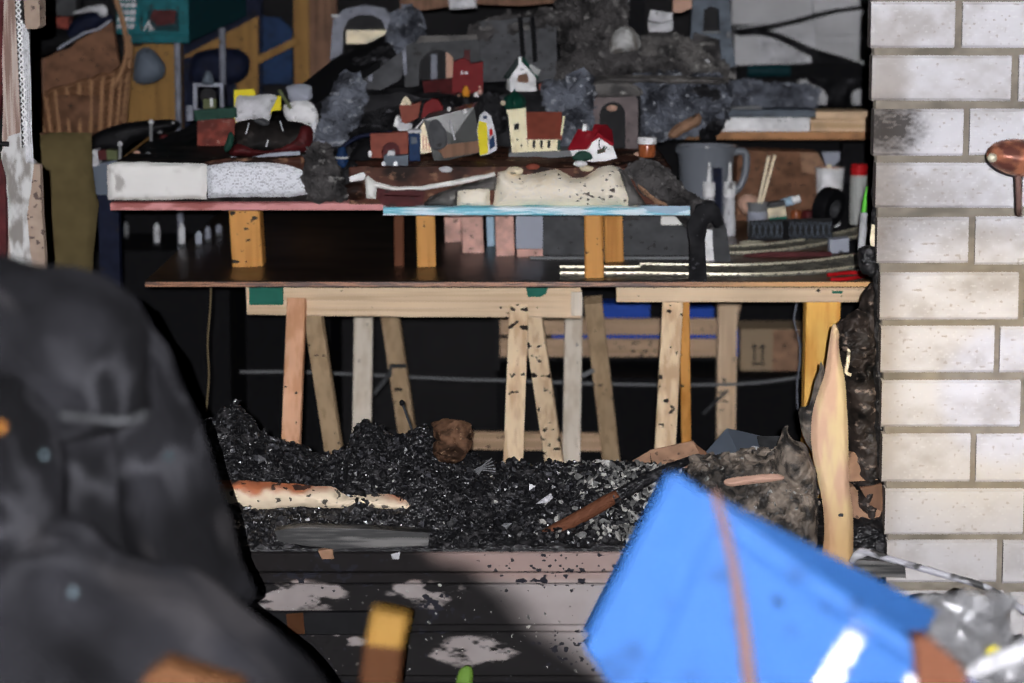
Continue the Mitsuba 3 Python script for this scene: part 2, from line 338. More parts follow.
def beam(p, q, w, h, side=(1, 0, 0), c=0.0015, segs=1, jit=0.0, seed=0):
    """A bar from p to q, w wide along side and h deep across it, its long edges chamfered."""
    p, q = np.asarray(p, float), np.asarray(q, float)
    t = (q - p) / np.linalg.norm(q - p)
    s = np.asarray(side, float)
    s = s - t * (s @ t)
    s /= np.linalg.norm(s)
    u = np.cross(t, s)
    a, b = w / 2, h / 2
    c = min(c, a * 0.6, b * 0.6)
    sec = [(-a + c, -b), (a - c, -b), (a, -b + c), (a, b - c), (a - c, b), (-a + c, b), (-a, b - c), (-a, -b + c)]
    rings = [[p + (q - p) * k / segs + s * x + u * y for x, y in sec] for k in range(segs + 1)]
    rings = np.array(rings)
    if jit:
        rings += (meshkit.noise(rings * 60, seed)[..., None] - 0.5) * jit
    return loft(rings)


def bx(x0, x1, y0, y1, z0, z1, c=0.0015):
    return beam([x0, (y0 + y1) / 2, (z0 + z1) / 2], [x1, (y0 + y1) / 2, (z0 + z1) / 2], y1 - y0, z1 - z0, (0, 1, 0), c)


def pbox(x0, y0, x1, y1, Y, depth, c=0.0015):
    """A box whose front face stands at Y and spans these pixels."""
    a, b = P(x0, y0, Y), P(x1, y1, Y)
    return bx(a[0], b[0], Y, Y + depth, min(a[2], b[2]), max(a[2], b[2]), c)


def wpoly(pts, Y):
    return np.array([[P(x, y, Y)[0], P(x, y, Y)[2]] for x, y in pts])


def slab(pts, Y, th, holes=(), tilt=0.0):
    """An outline standing at Y, th thick (backwards), leaning back by tilt (metres of y per metre of z)."""
    poly = sg.Polygon(wpoly(pts, Y), [wpoly(h, Y) for h in holes]).buffer(0)
    ms = []
    for g in getattr(poly, 'geoms', [poly]):
        m = trimesh.creation.extrude_polygon(g, th, engine='earcut')
        v = np.array(m.vertices)
        z0 = v[:, 1].min()
        m = trimesh.Trimesh(np.stack([v[:, 0], Y + v[:, 2] + tilt * (v[:, 1] - z0), v[:, 1]], 1), np.array(m.faces)[:, ::-1], process=False)
        ms.append(m)
    return cat_(*ms)


def smooth_pts(pts, n=4):
    """Closed Catmull-Rom through the points."""
    p = np.asarray(pts, float)
    out = []
    for i in range(len(p)):
        a, b, c, d = p[i - 1], p[i], p[(i + 1) % len(p)], p[(i + 2) % len(p)]
        for k in range(n):
            t = k / n
            out.append(0.5 * (2 * b + (c - a) * t + (2 * a - 5 * b + 4 * c - d) * t * t + (3 * b - a - 3 * c + d) * t ** 3))
    return np.array(out)


def puff(pts, Y, T, R=0.04, res=0.012, amp=0.0, freq=20, seed=0, Tb=None, curve=True, ridge=None):
    """A swollen body: an outline at Y that bulges T to the front and Tb to the back, rounded over R from its edge, roughened by noise."""
    pp = smooth_pts(pts) if curve else np.asarray(pts, float)
    w = wpoly(pp, Y)
    poly = sg.Polygon(w).buffer(0)
    if poly.geom_type != 'Polygon':
        poly = max(poly.geoms, key=lambda g: g.area)
    ring = np.array(poly.exterior.coords)[:-1]
    if sg.LinearRing(ring).is_ccw is False:
        ring = ring[::-1]
    man = m3.Manifold.extrude(m3.CrossSection([ring]), 0.002).refine_to_length(res)
    mm = man.to_mesh()
    v, f = np.array(mm.vert_properties[:, :3], float), np.array(mm.tri_verts)
    d = shapely.distance(shapely.points(v[:, :2]), poly.exterior)
    h = np.sqrt(np.clip(1 - (1 - np.clip(d / R, 0, 1)) ** 2, 0, 1))
    front = v[:, 2] > 0.001
    y = np.where(front, -h * T - 0.001, h * (T if Tb is None else Tb) + 0.001) + Y
    q = np.stack([v[:, 0], y, v[:, 1]], 1)
    if ridge is not None:
        q[:, 1] -= np.where(front, ridge(q[:, 0], q[:, 2]) * h, 0)
    if amp:
        o = np.stack([meshkit.fbm(q * freq + k * 31.7, 4, seed + k) - 0.5 for k in range(3)], 1)
        q = q + o * amp * 2 * np.array([0.6, 1.0, 0.6])
    m = trimesh.Trimesh(q, f[:, ::-1], process=False)
    if m.volume < 0:
        m.invert()
    return m


def rock(c, r, seed=0, amp=0.35, sub=3, freq=1.6):
    m = trimesh.creation.icosphere(sub)
    v = np.array(m.vertices)
    k = 1 + (meshkit.fbm(v * freq + seed * 7.3, 4, seed)[:, None] - 0.5) * 2 * amp
    m.vertices = v * k * np.asarray(r) + np.asarray(c)
    return m


def tube(pts, r, n=8, curve=0):
    p = np.asarray(pts, float)
    r0, k0 = np.atleast_1d(np.asarray(r, float)), len(p)
    if curve:
        q = []
        for i in range(len(p) - 1):
            a, b, c, d = p[max(i - 1, 0)], p[i], p[i + 1], p[min(i + 2, len(p) - 1)]
            for k in range(curve):
                t = k / curve
                q.append(0.5 * (2 * b + (c - a) * t + (2 * a - 5 * b + 4 * c - d) * t * t + (3 * b - a - 3 * c + d) * t ** 3))
        p = np.array(q + [p[-1]])
    t = np.gradient(p, axis=0)
    t /= np.linalg.norm(t, axis=1, keepdims=True)
    ref = np.array([0.13, 0.9, 0.31]) if abs(t[:, 1]).max() < 0.95 else np.array([0.9, 0.1, 0.4])
    a = np.cross(t, ref)
    a /= np.linalg.norm(a, axis=1, keepdims=True)
    b = np.cross(t, a)
    ang = np.arange(n) * 2 * np.pi / n
    r = np.full(len(p), r0[0]) if len(r0) == 1 else np.interp(np.linspace(0, 1, len(p)), np.linspace(0, 1, len(r0)), r0)
    return loft(p[:, None] + r[:, None, None] * (np.cos(ang)[None, :, None] * a[:, None] + np.sin(ang)[None, :, None] * b[:, None]))


def ptube(pts, Y, r, n=8, curve=0):
    return tube([P(x, y, Y if np.isscalar(Y) else Y[i]) for i, (x, y) in enumerate(pts)], r, n, curve)


def lathe(profile, c, n=28, axis=None):
    """(radius, height) pairs turned about z at the point c."""
    ang = np.arange(n) * 2 * np.pi / n
    rings = [[(r * math.cos(a), r * math.sin(a), z) for a in ang] for r, z in profile]
    m = loft(np.array(rings))
    if axis is not None:
        m.apply_transform(trimesh.geometry.align_vectors([0, 0, 1], axis))
    m.apply_translation(c)
    return m


def quad(p0, p1, p2, p3, th):
    """A plate with these four corners, th thick to the side away from the camera."""
    p = np.array([p0, p1, p2, p3], float)
    nrm = np.cross(p[1] - p[0], p[3] - p[0])
    nrm /= np.linalg.norm(nrm)
    if nrm[1] < 0:
        nrm = -nrm
    return loft(np.array([p, p + nrm * th]))


def gable(x0, x1, y0, y1, z0, ze, zr, along='x', over=0.003, th=0.002):
    """(walls, roof) of a little house: eaves at ze, ridge at zr running along x or y."""
    if along == 'x':
        sec = np.array([[x0, y0, z0], [x0, y1, z0], [x0, y1, ze], [x0, (y0 + y1) / 2, zr], [x0, y0, ze]])
        walls = loft(np.array([sec, sec + [x1 - x0, 0, 0]]))
        k = (zr - ze) / ((y1 - y0) / 2)
        ro = np.array([[x0 - over, y0 - over, ze - over * k], [x0 - over, (y0 + y1) / 2, zr], [x0 - over, y1 + over, ze - over * k], [x0 - over, y1 + over, ze - over * k + th], [x0 - over, (y0 + y1) / 2, zr + th * 1.4], [x0 - over, y0 - over, ze - over * k + th]])
        roof = loft(np.array([ro, ro + [x1 - x0 + 2 * over, 0, 0]]))
    else:
        sec = np.array([[x0, y0, z0], [x1, y0, z0], [x1, y0, ze], [(x0 + x1) / 2, y0, zr], [x0, y0, ze]])
        walls = loft(np.array([sec, sec + [0, y1 - y0, 0]]))
        k = (zr - ze) / ((x1 - x0) / 2)
        ro = np.array([[x0 - over, y0 - over, ze - over * k], [(x0 + x1) / 2, y0 - over, zr], [x1 + over, y0 - over, ze - over * k], [x1 + over, y0 - over, ze - over * k + th], [(x0 + x1) / 2, y0 - over, zr + th * 1.4], [x0 - over, y0 - over, ze - over * k + th]])
        roof = loft(np.array([ro, ro + [0, y1 - y0 + 2 * over, 0]]))
    return walls, roof


def turn(m, c, deg, axis=(0, 0, 1)):
    m = m.copy()
    m.apply_transform(trimesh.transformations.rotation_matrix(math.radians(deg), axis, c))
    return m


def chunks(points, sizes, seed, flat=0.6):
    """One mesh of many broken lumps."""
    rng = np.random.default_rng(seed)
    base = trimesh.creation.icosahedron()
    bv, bf = np.array(base.vertices), np.array(base.faces)
    n = len(points)
    sc = np.stack([rng.uniform(0.6, 1.5, n), rng.uniform(0.6, 1.3, n), rng.uniform(0.35, 1.0, n) * flat / 0.6], 1) * np.asarray(sizes)[:, None]
    jit = rng.uniform(0.65, 1.25, (n, len(bv), 1))
    q = rng.normal(size=(n, 4))
    q /= np.linalg.norm(q, axis=1, keepdims=True)
    w, x, y, z = q.T
    Rm = np.stack([np.stack([1 - 2 * (y * y + z * z), 2 * (x * y - z * w), 2 * (x * z + y * w)], -1), np.stack([2 * (x * y + z * w), 1 - 2 * (x * x + z * z), 2 * (y * z - x * w)], -1), np.stack([2 * (x * z - y * w), 2 * (y * z + x * w), 1 - 2 * (x * x + y * y)], -1)], 1)
    v = np.einsum('nij,nkj->nki', Rm, bv[None] * jit * sc[:, None]) + np.asarray(points)[:, None]
    f = (bf[None] + (np.arange(n) * len(bv))[:, None, None]).reshape(-1, 3)
    return trimesh.Trimesh(v.reshape(-1, 3), f, process=False)


def field(x0, x1, nx, y0, y1, ny, zf, zb):
    """A closed block whose top follows zf(x, y)."""
    X, Yg = np.meshgrid(np.linspace(x0, x1, nx), np.linspace(y0, y1, ny), indexing='ij')
    Z = zf(X, Yg)
    top = np.stack([X, Yg, Z], -1).reshape(-1, 3)
    bot = top.copy()
    bot[:, 2] = zb
    i, j = np.meshgrid(np.arange(nx - 1), np.arange(ny - 1), indexing='ij')
    a = (i * ny + j).ravel()
    b, c, d = a + ny, a + ny + 1, a + 1
    N = len(top)
    f = [np.stack([a, b, c], 1), np.stack([a, c, d], 1), np.stack([a, c, b], 1) + N, np.stack([a, d, c], 1) + N]
    ring = [k * ny for k in range(nx)] + [(nx - 1) * ny + k for k in range(1, ny)] + [k * ny + ny - 1 for k in range(nx - 2, -1, -1)] + [k for k in range(ny - 2, 0, -1)]
    ring = np.array(ring)
    nxt = np.roll(ring, -1)
    f += [np.stack([ring, ring + N, nxt + N], 1), np.stack([ring, nxt + N, nxt], 1)]
    return trimesh.Trimesh(np.vstack([top, bot]), np.vstack(f), process=False)


def zat(py, Y):
    return P(512, py, Y)[2]


def xat(px, py, Y):
    return P(px, py, Y)[0]


def scatter(body, n, size, seed, ylim=0.35):
    """Small lumps strewn over the camera side of a body."""
    rng = np.random.default_rng(seed)
    v, f = np.array(body.vertices), np.array(body.faces)
    t = v[f]
    nr = np.cross(t[:, 1] - t[:, 0], t[:, 2] - t[:, 0])
    ar = np.linalg.norm(nr, axis=1) + 1e-12
    nr /= ar[:, None]
    w = ar * (np.maximum(-nr[:, 1], 0) + np.maximum(nr[:, 2], 0) * 0.6 + 0.02)
    i = rng.choice(len(f), n, p=w / w.sum())
    b = rng.dirichlet([1, 1, 1], n)
    p = (t[i] * b[:, :, None]).sum(1)
    return chunks(p, np.exp(rng.normal(math.log(size), 0.45, n)), seed + 1, 0.5)
# ------------------------------------------------------------------ the setting
WY = 3.90
ZS = P(500, 549, WY)[2]                      # top of the burnt sill
XL, XR = xat(44, 150, WY), xat(881, 330, WY)
struct('floor', bx(-2.3, 2.2, 4.2, 6.95, -0.1, 0.0), 'soot_wall', 'soot blackened floor of the workroom under the trestles', 'floor')
struct('ground', bx(-2.6, 2.6, 0.2, 4.2, -0.2, -0.02), 'earth', 'dark ground outside below the window', 'ground')
struct('ceiling', bx(-2.3, 2.2, 4.2, 6.95, 2.35, 2.45), 'soot_wall', 'soot blackened ceiling of the workroom', 'ceiling')
wall_back = struct('wall_back', bx(-2.3, 2.2, 6.85, 6.95, 0, 2.35), 'soot_wall', 'soot blackened back wall of the workroom', 'wall')
struct('wall_side_left', bx(-2.4, -2.3, 4.2, 6.95, 0, 2.35), 'soot_wall', 'blackened left side wall of the workroom', 'wall')
struct('wall_side_right', bx(2.2, 2.3, 4.2, 6.95, 0, 2.35), 'soot_wall', 'blackened right side wall of the workroom', 'wall')
struct('wall_above', bx(-2.6, 2.6, WY + 0.005, 4.2, 1.75, 2.5), 'mortar', 'masonry above the window opening', 'wall')
struct('wall_left', bx(-2.6, XL - 0.075, WY + 0.03, 4.2, -0.02, 1.75), 'soot_wall', 'wall left of the window opening', 'wall')
struct('wall_below', bx(XL - 0.075, XR, WY + 0.06, 4.2, -0.02, ZS - 0.03), 'char', 'sooty masonry under the window sill', 'wall')

# the brick pier on the right, brick by brick
wr = struct('wall_right', cat_(slab([(874, -180), (873, 0), (876, 110), (878, 220), (882, 300), (884, 400), (887, 500), (889, 588), (853, 592), (853, 990), (1700, 990), (1700, -180)], WY + 0.006, 0.03), bx(XR + 0.09, 2.6, WY + 0.05, 4.2, -0.02, 1.75)), 'mortar', 'pale brick wall with sandy mortar right of the burnt window', 'wall')
rows = [(-108, -62, [873, 957]), (-54, -8, [872, 1008]), (1, 47, [871, 955]), (55, 101, [873, 1011]), (109, 155, [874, 963]), (163, 208, [876, 1015]), (217, 264, [878, 968]), (273, 319, [880, 1017]), (327, 373, [881, 993]),
        (381, 426, [882, 1019]), (434, 481, [883, 969]), (489, 534, [886, 1023]), (540, 583, [887, 996]), (592, 638, [848, 872, 1011]), (646, 692, [850, 935]), (700, 746, [850, 1011]), (754, 800, [850, 960])]
rng = random.Random(5)
for r, (y0, y1, ends) in enumerate(rows):
    spans = [(a, b - 8) for a, b in zip(ends[:-1], ends[1:])]
    x = ends[-1]
    if len(ends) == 2:
        spans = [(ends[0], ends[1] - 0)]
        x = ends[1] + 8
    while x < 1500:
        w = 137 if rng.random() < 0.75 else 64
        spans.append((x, x + w))
        x += w + 8
    for a, b in spans:
        A, B = P(a + rng.uniform(-0.6, 0.6), y0 + rng.uniform(-1, 0.8), WY), P(b + rng.uniform(-0.8, 0.8), y1 + rng.uniform(-0.8, 1), WY)
        off = rng.uniform(-0.0015, 0.0015)
        m = bx(A[0], B[0], WY + off, WY + 0.035, B[2], A[2], 0.004)
        # long faces chamfered too: tilt by a hair so that no two bricks lie alike
        part(wr, 'brick', turn(m, [(A[0] + B[0]) / 2, WY, (A[2] + B[2]) / 2], rng.uniform(-0.25, 0.25), (0, 1, 0)), 'brick')

# the left jamb: broken plaster, an expanded metal corner bead, scraps of board
wf = thing('window_frame', 'peeling white and pinkish jamb with torn metal plaster lath at left edge', 'window frame')
JY = 3.86
part(wf, 'render', slab([(6, -70), (24, -70), (22, 0), (24, 30), (22, 60), (24, 90), (25, 130), (24, 205), (25, 235), (30, 300), (6, 300), (3, 235), (6, 205), (4, 172), (2, 140), (3, 100), (2, 60)], JY + 0.012, 0.05), 'plaster_pink', label='pinkish ribbed render')
part(wf, 'plaster', slab([(9, 136), (22, 132), (26, 200), (27, 290), (14, 290), (9, 238), (8, 205), (5, 174), (1, 164), (1, 152)], JY + 0.004, 0.02), 'plaster_white', label='grey white plaster')
part(wf, 'plaster', slab([(19, 60), (24, 50), (26, 90), (26, 140), (30, 160), (34, 164), (39, 258), (36, 290), (24, 290), (22, 200), (20, 140), (21, 100)], JY, 0.03), 'plaster_white')
part(wf, 'board', slab([(20, -70), (38, -70), (40, 26), (36, 29), (28, 29), (21, 27)], JY + 0.02, 0.05), 'plaster_tan', label='tan board scrap')
part(wf, 'board', slab([(34, 164), (40, 165), (42, 215), (45, 255), (45, 290), (36, 290), (30, 250), (27, 215), (31, 190)], JY - 0.006, 0.02), 'plaster_tan', label='tan board scrap')
part(wf, 'reveal', slab([(20, -70), (25, -70), (29, 160), (36, 262), (36, 300), (28, 300), (24, 160)], JY + 0.03, 0.03), 'dark_grey')
for k in range(4):
    o = k * 2.0
    part(wf, 'bead_rail', ptube([(22 + o, 20 + 4 * k), (24.5 + o, 90), (25 + o, 130), (27 + o, 163)], JY - 0.002 - 0.001 * k, 0.0013, 5), 'white_dim', True)
cells = []
for k in range(14):
    y, x = -12 + k * 11.3, 15.0 + k * 0.60
    cells.append(ptube([(x, y), (x + 4.6, y + 5.6), (x + 0.5, y + 11.4)], JY - 0.004, 0.0013, 5))
    cells.append(ptube([(x + 5.2, y), (x, y + 5.6), (x + 5.4, y + 11.4)], JY - 0.0045, 0.0013, 5))
    part(wf, 'lath_strand', cat_(*cells[-2:]), 'white', True)
part(wf, 'gap', slab([(14, -20), (21.5, -20), (29.5, 145), (22, 148)], JY - 0.0005, 0.01), 'black')
part(wf, 'side_gap', slab([(-60, -80), (7, -80), (2, 30), (4, 60), (0, 110), (-60, 300)], JY + 0.04, 0.03), 'dark_red', label='dark red gap at the jamb')
part(wf, 'side_gap', slab([(-60, 165), (0, 160), (5, 178), (6, 240), (4, 300), (-60, 300)], JY - 0.006, 0.02), 'dark_red')
part(wf, 'nail', tube([P(-6, 144, JY - 0.01), P(9, 144, JY - 0.004)], 0.004, 8), 'black', True, label='black nail')

# boards of the window front under the sill
tr = thing('window_sill', 'soot stained pale window sill front of horizontal boards below the rubble', 'sill')
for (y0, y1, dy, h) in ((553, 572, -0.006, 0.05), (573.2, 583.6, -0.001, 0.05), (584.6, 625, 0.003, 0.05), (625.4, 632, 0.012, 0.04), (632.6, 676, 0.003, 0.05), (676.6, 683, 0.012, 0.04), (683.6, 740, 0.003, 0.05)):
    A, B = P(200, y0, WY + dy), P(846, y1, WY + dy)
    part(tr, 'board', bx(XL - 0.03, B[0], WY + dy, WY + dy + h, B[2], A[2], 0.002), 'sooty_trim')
part(tr, 'top_board', bx(XL - 0.02, XR + 0.0, WY + 0.004, 4.27, ZS - 0.03, ZS), 'char', label='charred top of the sill')
part(tr, 'cracked_board', slab([(274, 531), (300, 527), (370, 529), (430, 533), (428, 546), (334, 549), (300, 545), (278, 541)], WY - 0.008, 0.03), 'black_board', label='grey charred board with peeling edge')
part(tr, 'board_end', slab([(318, 551), (332, 549), (334, 559), (322, 559)], WY - 0.010, 0.02), 'carton_burnt', label='reddish bare wood end')
part(tr, 'corner_block', slab([(844, 561), (862, 560), (905, 563), (906, 578), (880, 577), (846, 579)], WY - 0.004, 0.06), 'black_board')
part(tr, 'gap_board', pbox(190, 612, 370, 635, WY - 0.006, 0.03), 'black', label='black burnt gap')
part(tr, 'gap_board', slab([(286, 614), (303, 613), (305, 634), (288, 634)], WY - 0.009, 0.02), 'rust_dim', label='scorched red brown wood')

# the charred remains of the right side of the window
cp = thing('charred_post', 'black charred window post beside the pale brick wall', 'burnt post')
part(cp, 'core', puff([(848, 330), (860, 300), (876, 284), (882, 350), (883, 440), (885, 520), (884, 575), (848, 575), (850, 500), (846, 430), (842, 380)], WY + 0.07, 0.04, 0.03, 0.006, 0.016, 50, 3), 'post_char', True)
part(cp, 'char_lump', puff([(834, 336), (840, 322), (848, 314), (862, 310), (872, 322), (876, 345), (870, 372), (860, 384), (850, 378), (840, 366), (843, 352), (833, 344)], WY + 0.05, 0.03, 0.02, 0.005, 0.022, 60, 5), 'post_char', True)
part(cp, 'char_strip', puff([(873, 168), (876, 165), (879, 240), (881, 300), (884, 400), (886, 470), (878, 470), (874, 400), (874, 300), (872, 240)], WY + 0.035, 0.012, 0.010, 0.007, 0.008, 50, 9), 'char', True, label='thin black char strip along the bricks')
part(cp, 'char_lump', puff([(858, 252), (868, 245), (876, 247), (879, 262), (874, 277), (864, 274), (859, 265)], WY + 0.03, 0.02, 0.012, 0.005, 0.012, 50, 11), 'char', True)
part(cp, 'split_wood', slab([(846, 458), (858, 452), (878, 480), (846, 482)], WY + 0.03, 0.03, tilt=0.3), 'carton_burnt', label='reddish bare split wood')
part(cp, 'split_wood', slab([(848, 490), (862, 487), (882, 512), (880, 517), (862, 521), (850, 516)], WY + 0.03, 0.03, tilt=0.3), 'carton_burnt')
part(cp, 'split_wood', slab([(860, 488), (882, 484), (883, 512), (870, 505)], WY + 0.028, 0.02), 'brown_board')
part(cp, 'melted_drip', ptube([(849, 345), (848, 362), (846, 372), (851, 375)], WY + 0.02, 0.003, 6, 3), 'cream', True, label='cream coloured drip')
part(cp, 'foot', puff([(848, 520), (884, 518), (886, 562), (848, 566)], WY + 0.05, 0.04, 0.02, 0.006, 0.016, 60, 21), 'char', True)

sp = thing('splintered_plank', 'pale yellow splintered plank standing upright before the charred post', 'plank')
part(sp, 'front', puff([(833, 324), (829, 345), (825, 372), (817, 396), (811, 425), (813, 458), (822, 500), (824, 540), (818, 575), (820, 600), (852, 602), (853, 560), (853, 520), (849, 480), (848, 430), (845, 380), (839, 350), (839, 332)], WY - 0.005, 0.012, 0.012, 0.006, 0.002, 30, 2, Tb=0.02), 'splinter_wood', True)
part(sp, 'torn_layer', puff([(822, 362), (815, 384), (809, 405), (800, 408), (802, 432), (812, 452), (824, 460), (826, 400)], WY + 0.02, 0.01, 0.012, 0.006, 0.006, 40, 4), 'burnt_bark', True, label='torn burnt layer')
part(sp, 'knot', rock(P(841, 515, WY - 0.018), (0.004, 0.003, 0.003), 4, sub=2), 'dark_grey', True)

# a curled charred log and the rubble on the sill
lg = thing('charred_log', 'thick charred log with flaking bark lying by the pale plank', 'log')
trunk_ = puff([(690, 475), (700, 462), (740, 458), (775, 452), (800, 455), (815, 480), (818, 520), (816, 570), (800, 590), (760, 580), (720, 540), (700, 500)], WY + 0.10, 0.12, 0.06, 0.008, 0.024, 30, 7)
lgt = part(lg, 'trunk', trunk_, 'burnt_bark', True)
part(lgt, 'bark_flake', scatter(trunk_, 900, 0.005, 31), 'burnt_bark', kind='stuff')
part(lgt, 'ash', scatter(trunk_, 220, 0.0026, 33), 'ash_chip', kind='stuff')
part(lg, 'bark_flap', puff([(778, 440), (786, 426), (792, 438), (808, 450), (816, 475), (818, 530), (812, 560), (796, 555), (790, 500), (776, 470)], WY + 0.02, 0.04, 0.03, 0.008, 0.014, 32, 8), 'burnt_bark', True, label='raised bark edge')
part(lgt, 'split', puff([(725, 480), (745, 476), (778, 474), (782, 480), (750, 484), (728, 486)], WY - 0.022, 0.006, 0.006, 0.005, 0.002, 40, 3), 'peach', True, label='pale split in the bark')

YR = 4.12
ol = np.array([(180, 415), (205, 420), (222, 405), (236, 400), (250, 420), (268, 436), (292, 447), (330, 452), (346, 450), (354, 424), (366, 420), (378, 424), (390, 432), (410, 430), (428, 424), (450, 440), (466, 452), (480, 462), (505, 468), (545, 466), (580, 464), (620, 466), (660, 468), (720, 480), (810, 490), (900, 500)], float)
oz = np.array([P(x, y, YR) for x, y in ol])


def rub_z(x, y):
    h = np.interp(x, oz[:, 0], oz[:, 2]) - ZS
    prof = np.interp(y, [3.905, 3.95, 4.02, YR, 4.2, 4.27], [0.02, 0.22, 0.62, 0.97, 0.8, 0.25])
    q = np.stack([x, y, x * 0], -1)
    return ZS + h * prof + 0.022 * (meshkit.fbm(q * 26, 4, 3) - 0.5) + 0.016 * (meshkit.fbm(q * 70, 3, 9) - 0.5)


rb = one('ash_rubble', field(XL, 0.46, 250, 3.905, 4.27, 70, rub_z, ZS - 0.004), 'char', 'heap of black charred rubble and ash along the window sill', 'rubble', smooth=False, kind='stuff')
g = np.random.default_rng(11)
n = 11000
cx, cy = g.uniform(XL + 0.01, 0.45, n), 3.915 + 0.35 * g.beta(1.3, 1.5, n)
cs = np.exp(g.normal(math.log(0.0026), 0.5, n))
cz = rub_z(cx, cy)
one('cinders', chunks(np.stack([cx, cy, cz + cs * 0.2], 1), cs, 4), 'cinder', 'loose black cinders scattered over the rubble heap', 'cinders', kind='stuff')
n = 900
cx = np.concatenate([g.normal(xat(640, 500, 4.0), 0.055, 2 * n // 3), g.uniform(XL, 0.3, n - 2 * n // 3)])
cy = 3.92 + 0.26 * g.beta(1.2, 1.6, n)
cs = np.minimum(np.exp(g.normal(math.log(0.0030), 0.45, n)) * np.where(np.arange(n) < 2 * n // 3, 1.45, 0.6), 0.008)
one('ash_flakes', chunks(np.stack([cx, cy, rub_z(cx, cy) + cs * 0.6], 1), cs, 8, 0.3), 'ash_chip', 'pale grey ash flakes and plaster crumbs sprinkled on the rubble', 'ash flakes', kind='stuff')
# specks stuck on the sill front
n = 170
cx, cs = g.uniform(xat(215, 600, WY), xat(640, 600, WY), n), np.exp(g.normal(math.log(0.0013), 0.5, n))
cz = P(0, 560, WY)[2] - g.beta(1.1, 1.0, n) * 0.19
one('ash_specks', chunks(np.stack([cx, np.full(n, WY + 0.003 - 0.001), cz], 1), cs, 9), 'ash_chip', 'tiny pale specks of ash on the sill front', 'ash specks', kind='stuff')

one('half_burnt_beam', puff([(190, 482), (230, 480), (275, 483), (330, 487), (345, 495), (390, 494), (418, 506), (400, 510), (350, 508), (300, 507), (260, 510), (215, 509), (190, 507)], 3.985, 0.017, 0.016, 0.005, 0.007, 50, 6), 'half_burnt_wood', 'half burnt beam showing bare cream wood in the rubble', 'beam', smooth=True)
one('brick_lump', puff([(432, 424), (440, 419), (452, 418), (464, 421), (471, 430), (470, 448), (462, 458), (445, 460), (433, 452), (436, 438)], 4.06, 0.03, 0.018, 0.0045, 0.018, 60, 12), 'brown_lump', 'brown crumbling lump standing on the rubble before the trestles', 'lump', smooth=True)
bs = thing('burnt_stick', 'scorched reddish brown stick with charred upper end lying slanted in the rubble', 'stick')
part(bs, 'bare_wood', ptube([(543, 534), (560, 527), (580, 517), (606, 502), (618, 495)], [3.955, 3.957, 3.96, 3.965, 3.968], [0.006, 0.010, 0.011, 0.011, 0.009], 9, 3), 'rust_brown', True)
part(bs, 'charred_end', ptube([(612, 499), (640, 483), (664, 471), (690, 460)], [3.966, 3.985, 4.0, 4.03], [0.0105, 0.010, 0.009, 0.006], 9, 3), 'char', True)
cb = thing('cardboard_flap', 'scorched brown cardboard flap rising behind the rubble', 'cardboard')
part(cb, 'panel', slab([(618, 470), (650, 452), (652, 474), (640, 480)], 4.20, 0.004, tilt=0.2), 'carton_burnt')
part(cb, 'panel', slab([(650, 452), (694, 443), (705, 455), (722, 470), (715, 480), (655, 476)], 4.19, 0.004, tilt=0.3), 'carton_burnt')
part(cb, 'panel', slab([(694, 443), (706, 452), (722, 470), (708, 470)], 4.18, 0.004), 'carton_brown', label='darker folded edge')
gs = thing('grey_sheet', 'folded slate grey plastic sheet behind the charred log', 'plastic sheet')
a0, a1, a2, a3, a4, a5 = P(702, 456, 4.26), P(727, 428, 4.30), P(738, 452, 4.22), P(725, 472, 4.2), P(762, 436, 4.32), P(790, 462, 4.26)
part(gs, 'fold', quad(a0, a1, a2, a3, 0.002), 'sheet_grey')
part(gs, 'fold', quad(a1, a4, a5, a2, 0.002), 'sheet_grey')
part(gs, 'fold', quad(a3, a2, a5, P(770, 482, 4.2), 0.002), 'slate')
part(gs, 'fold', quad(P(757, 436, 4.30), P(781, 436, 4.31), P(780, 450, 4.28), P(760, 447, 4.26), 0.002), 'dark_grey')
one('white_shard', puff([(752, 446), (758, 447), (770, 453), (768, 457), (760, 454), (752, 449)], 4.16, 0.004, 0.004, 0.004, 0.001, 40, 2), 'white_dim', 'white sliver lying on the grey plastic sheet', 'sliver')
for i, (pts, Y, m, lab) in enumerate((([(296, 527), (300, 523), (309, 516), (310, 521), (302, 526)], 3.96, 'white', 'white sliver lying below the bare beam'),
                                   ([(536, 504), (542, 499), (551, 493), (553, 498), (547, 503)], 3.99, 'white_dim', 'pale grey flake in the middle of the rubble'),
                                   ([(496, 529), (504, 523), (512, 523), (506, 530)], 3.95, 'grey_mid', 'grey flake right of a darker one low in the rubble'),
                                   ([(455, 536), (459, 526), (468, 532), (464, 537)], 3.95, 'grey_mid', 'dark grey three cornered flake low in the rubble'),
                                   ([(391, 554), (400, 552), (399, 559), (392, 559)], 3.89, 'white_dim', 'small white crumb on the sill edge'))):
    one('shard', puff(pts, Y, 0.004, 0.004, 0.004, 0.0015, 60, i, curve=False), m, lab, 'shard')
tw = thing('wire_scraps', 'thin grey splinters of wire on the rubble by the brown lump', 'wire')
for k in range(5):
    part(tw, 'strand', ptube([(474 + k, 470 + k * 1.2), (482, 466 + k * 1.0), (492 + k, 458 + 3.4 * k)], 4.08 - 0.004 * k, 0.0009, 5), 'grey_mid', True)
mt = thing('burnt_match', 'black headed thin charred stick leaning on the tan trestle leg', 'stick')
part(mt, 'shaft', ptube([(403, 405), (412, 430)], [4.21, 4.17], 0.0022, 6), 'dark_grey', True)
part(mt, 'head', rock(P(402, 403, 4.21), (0.0045, 0.004, 0.005), 2, 0.2, 2), 'black', True)
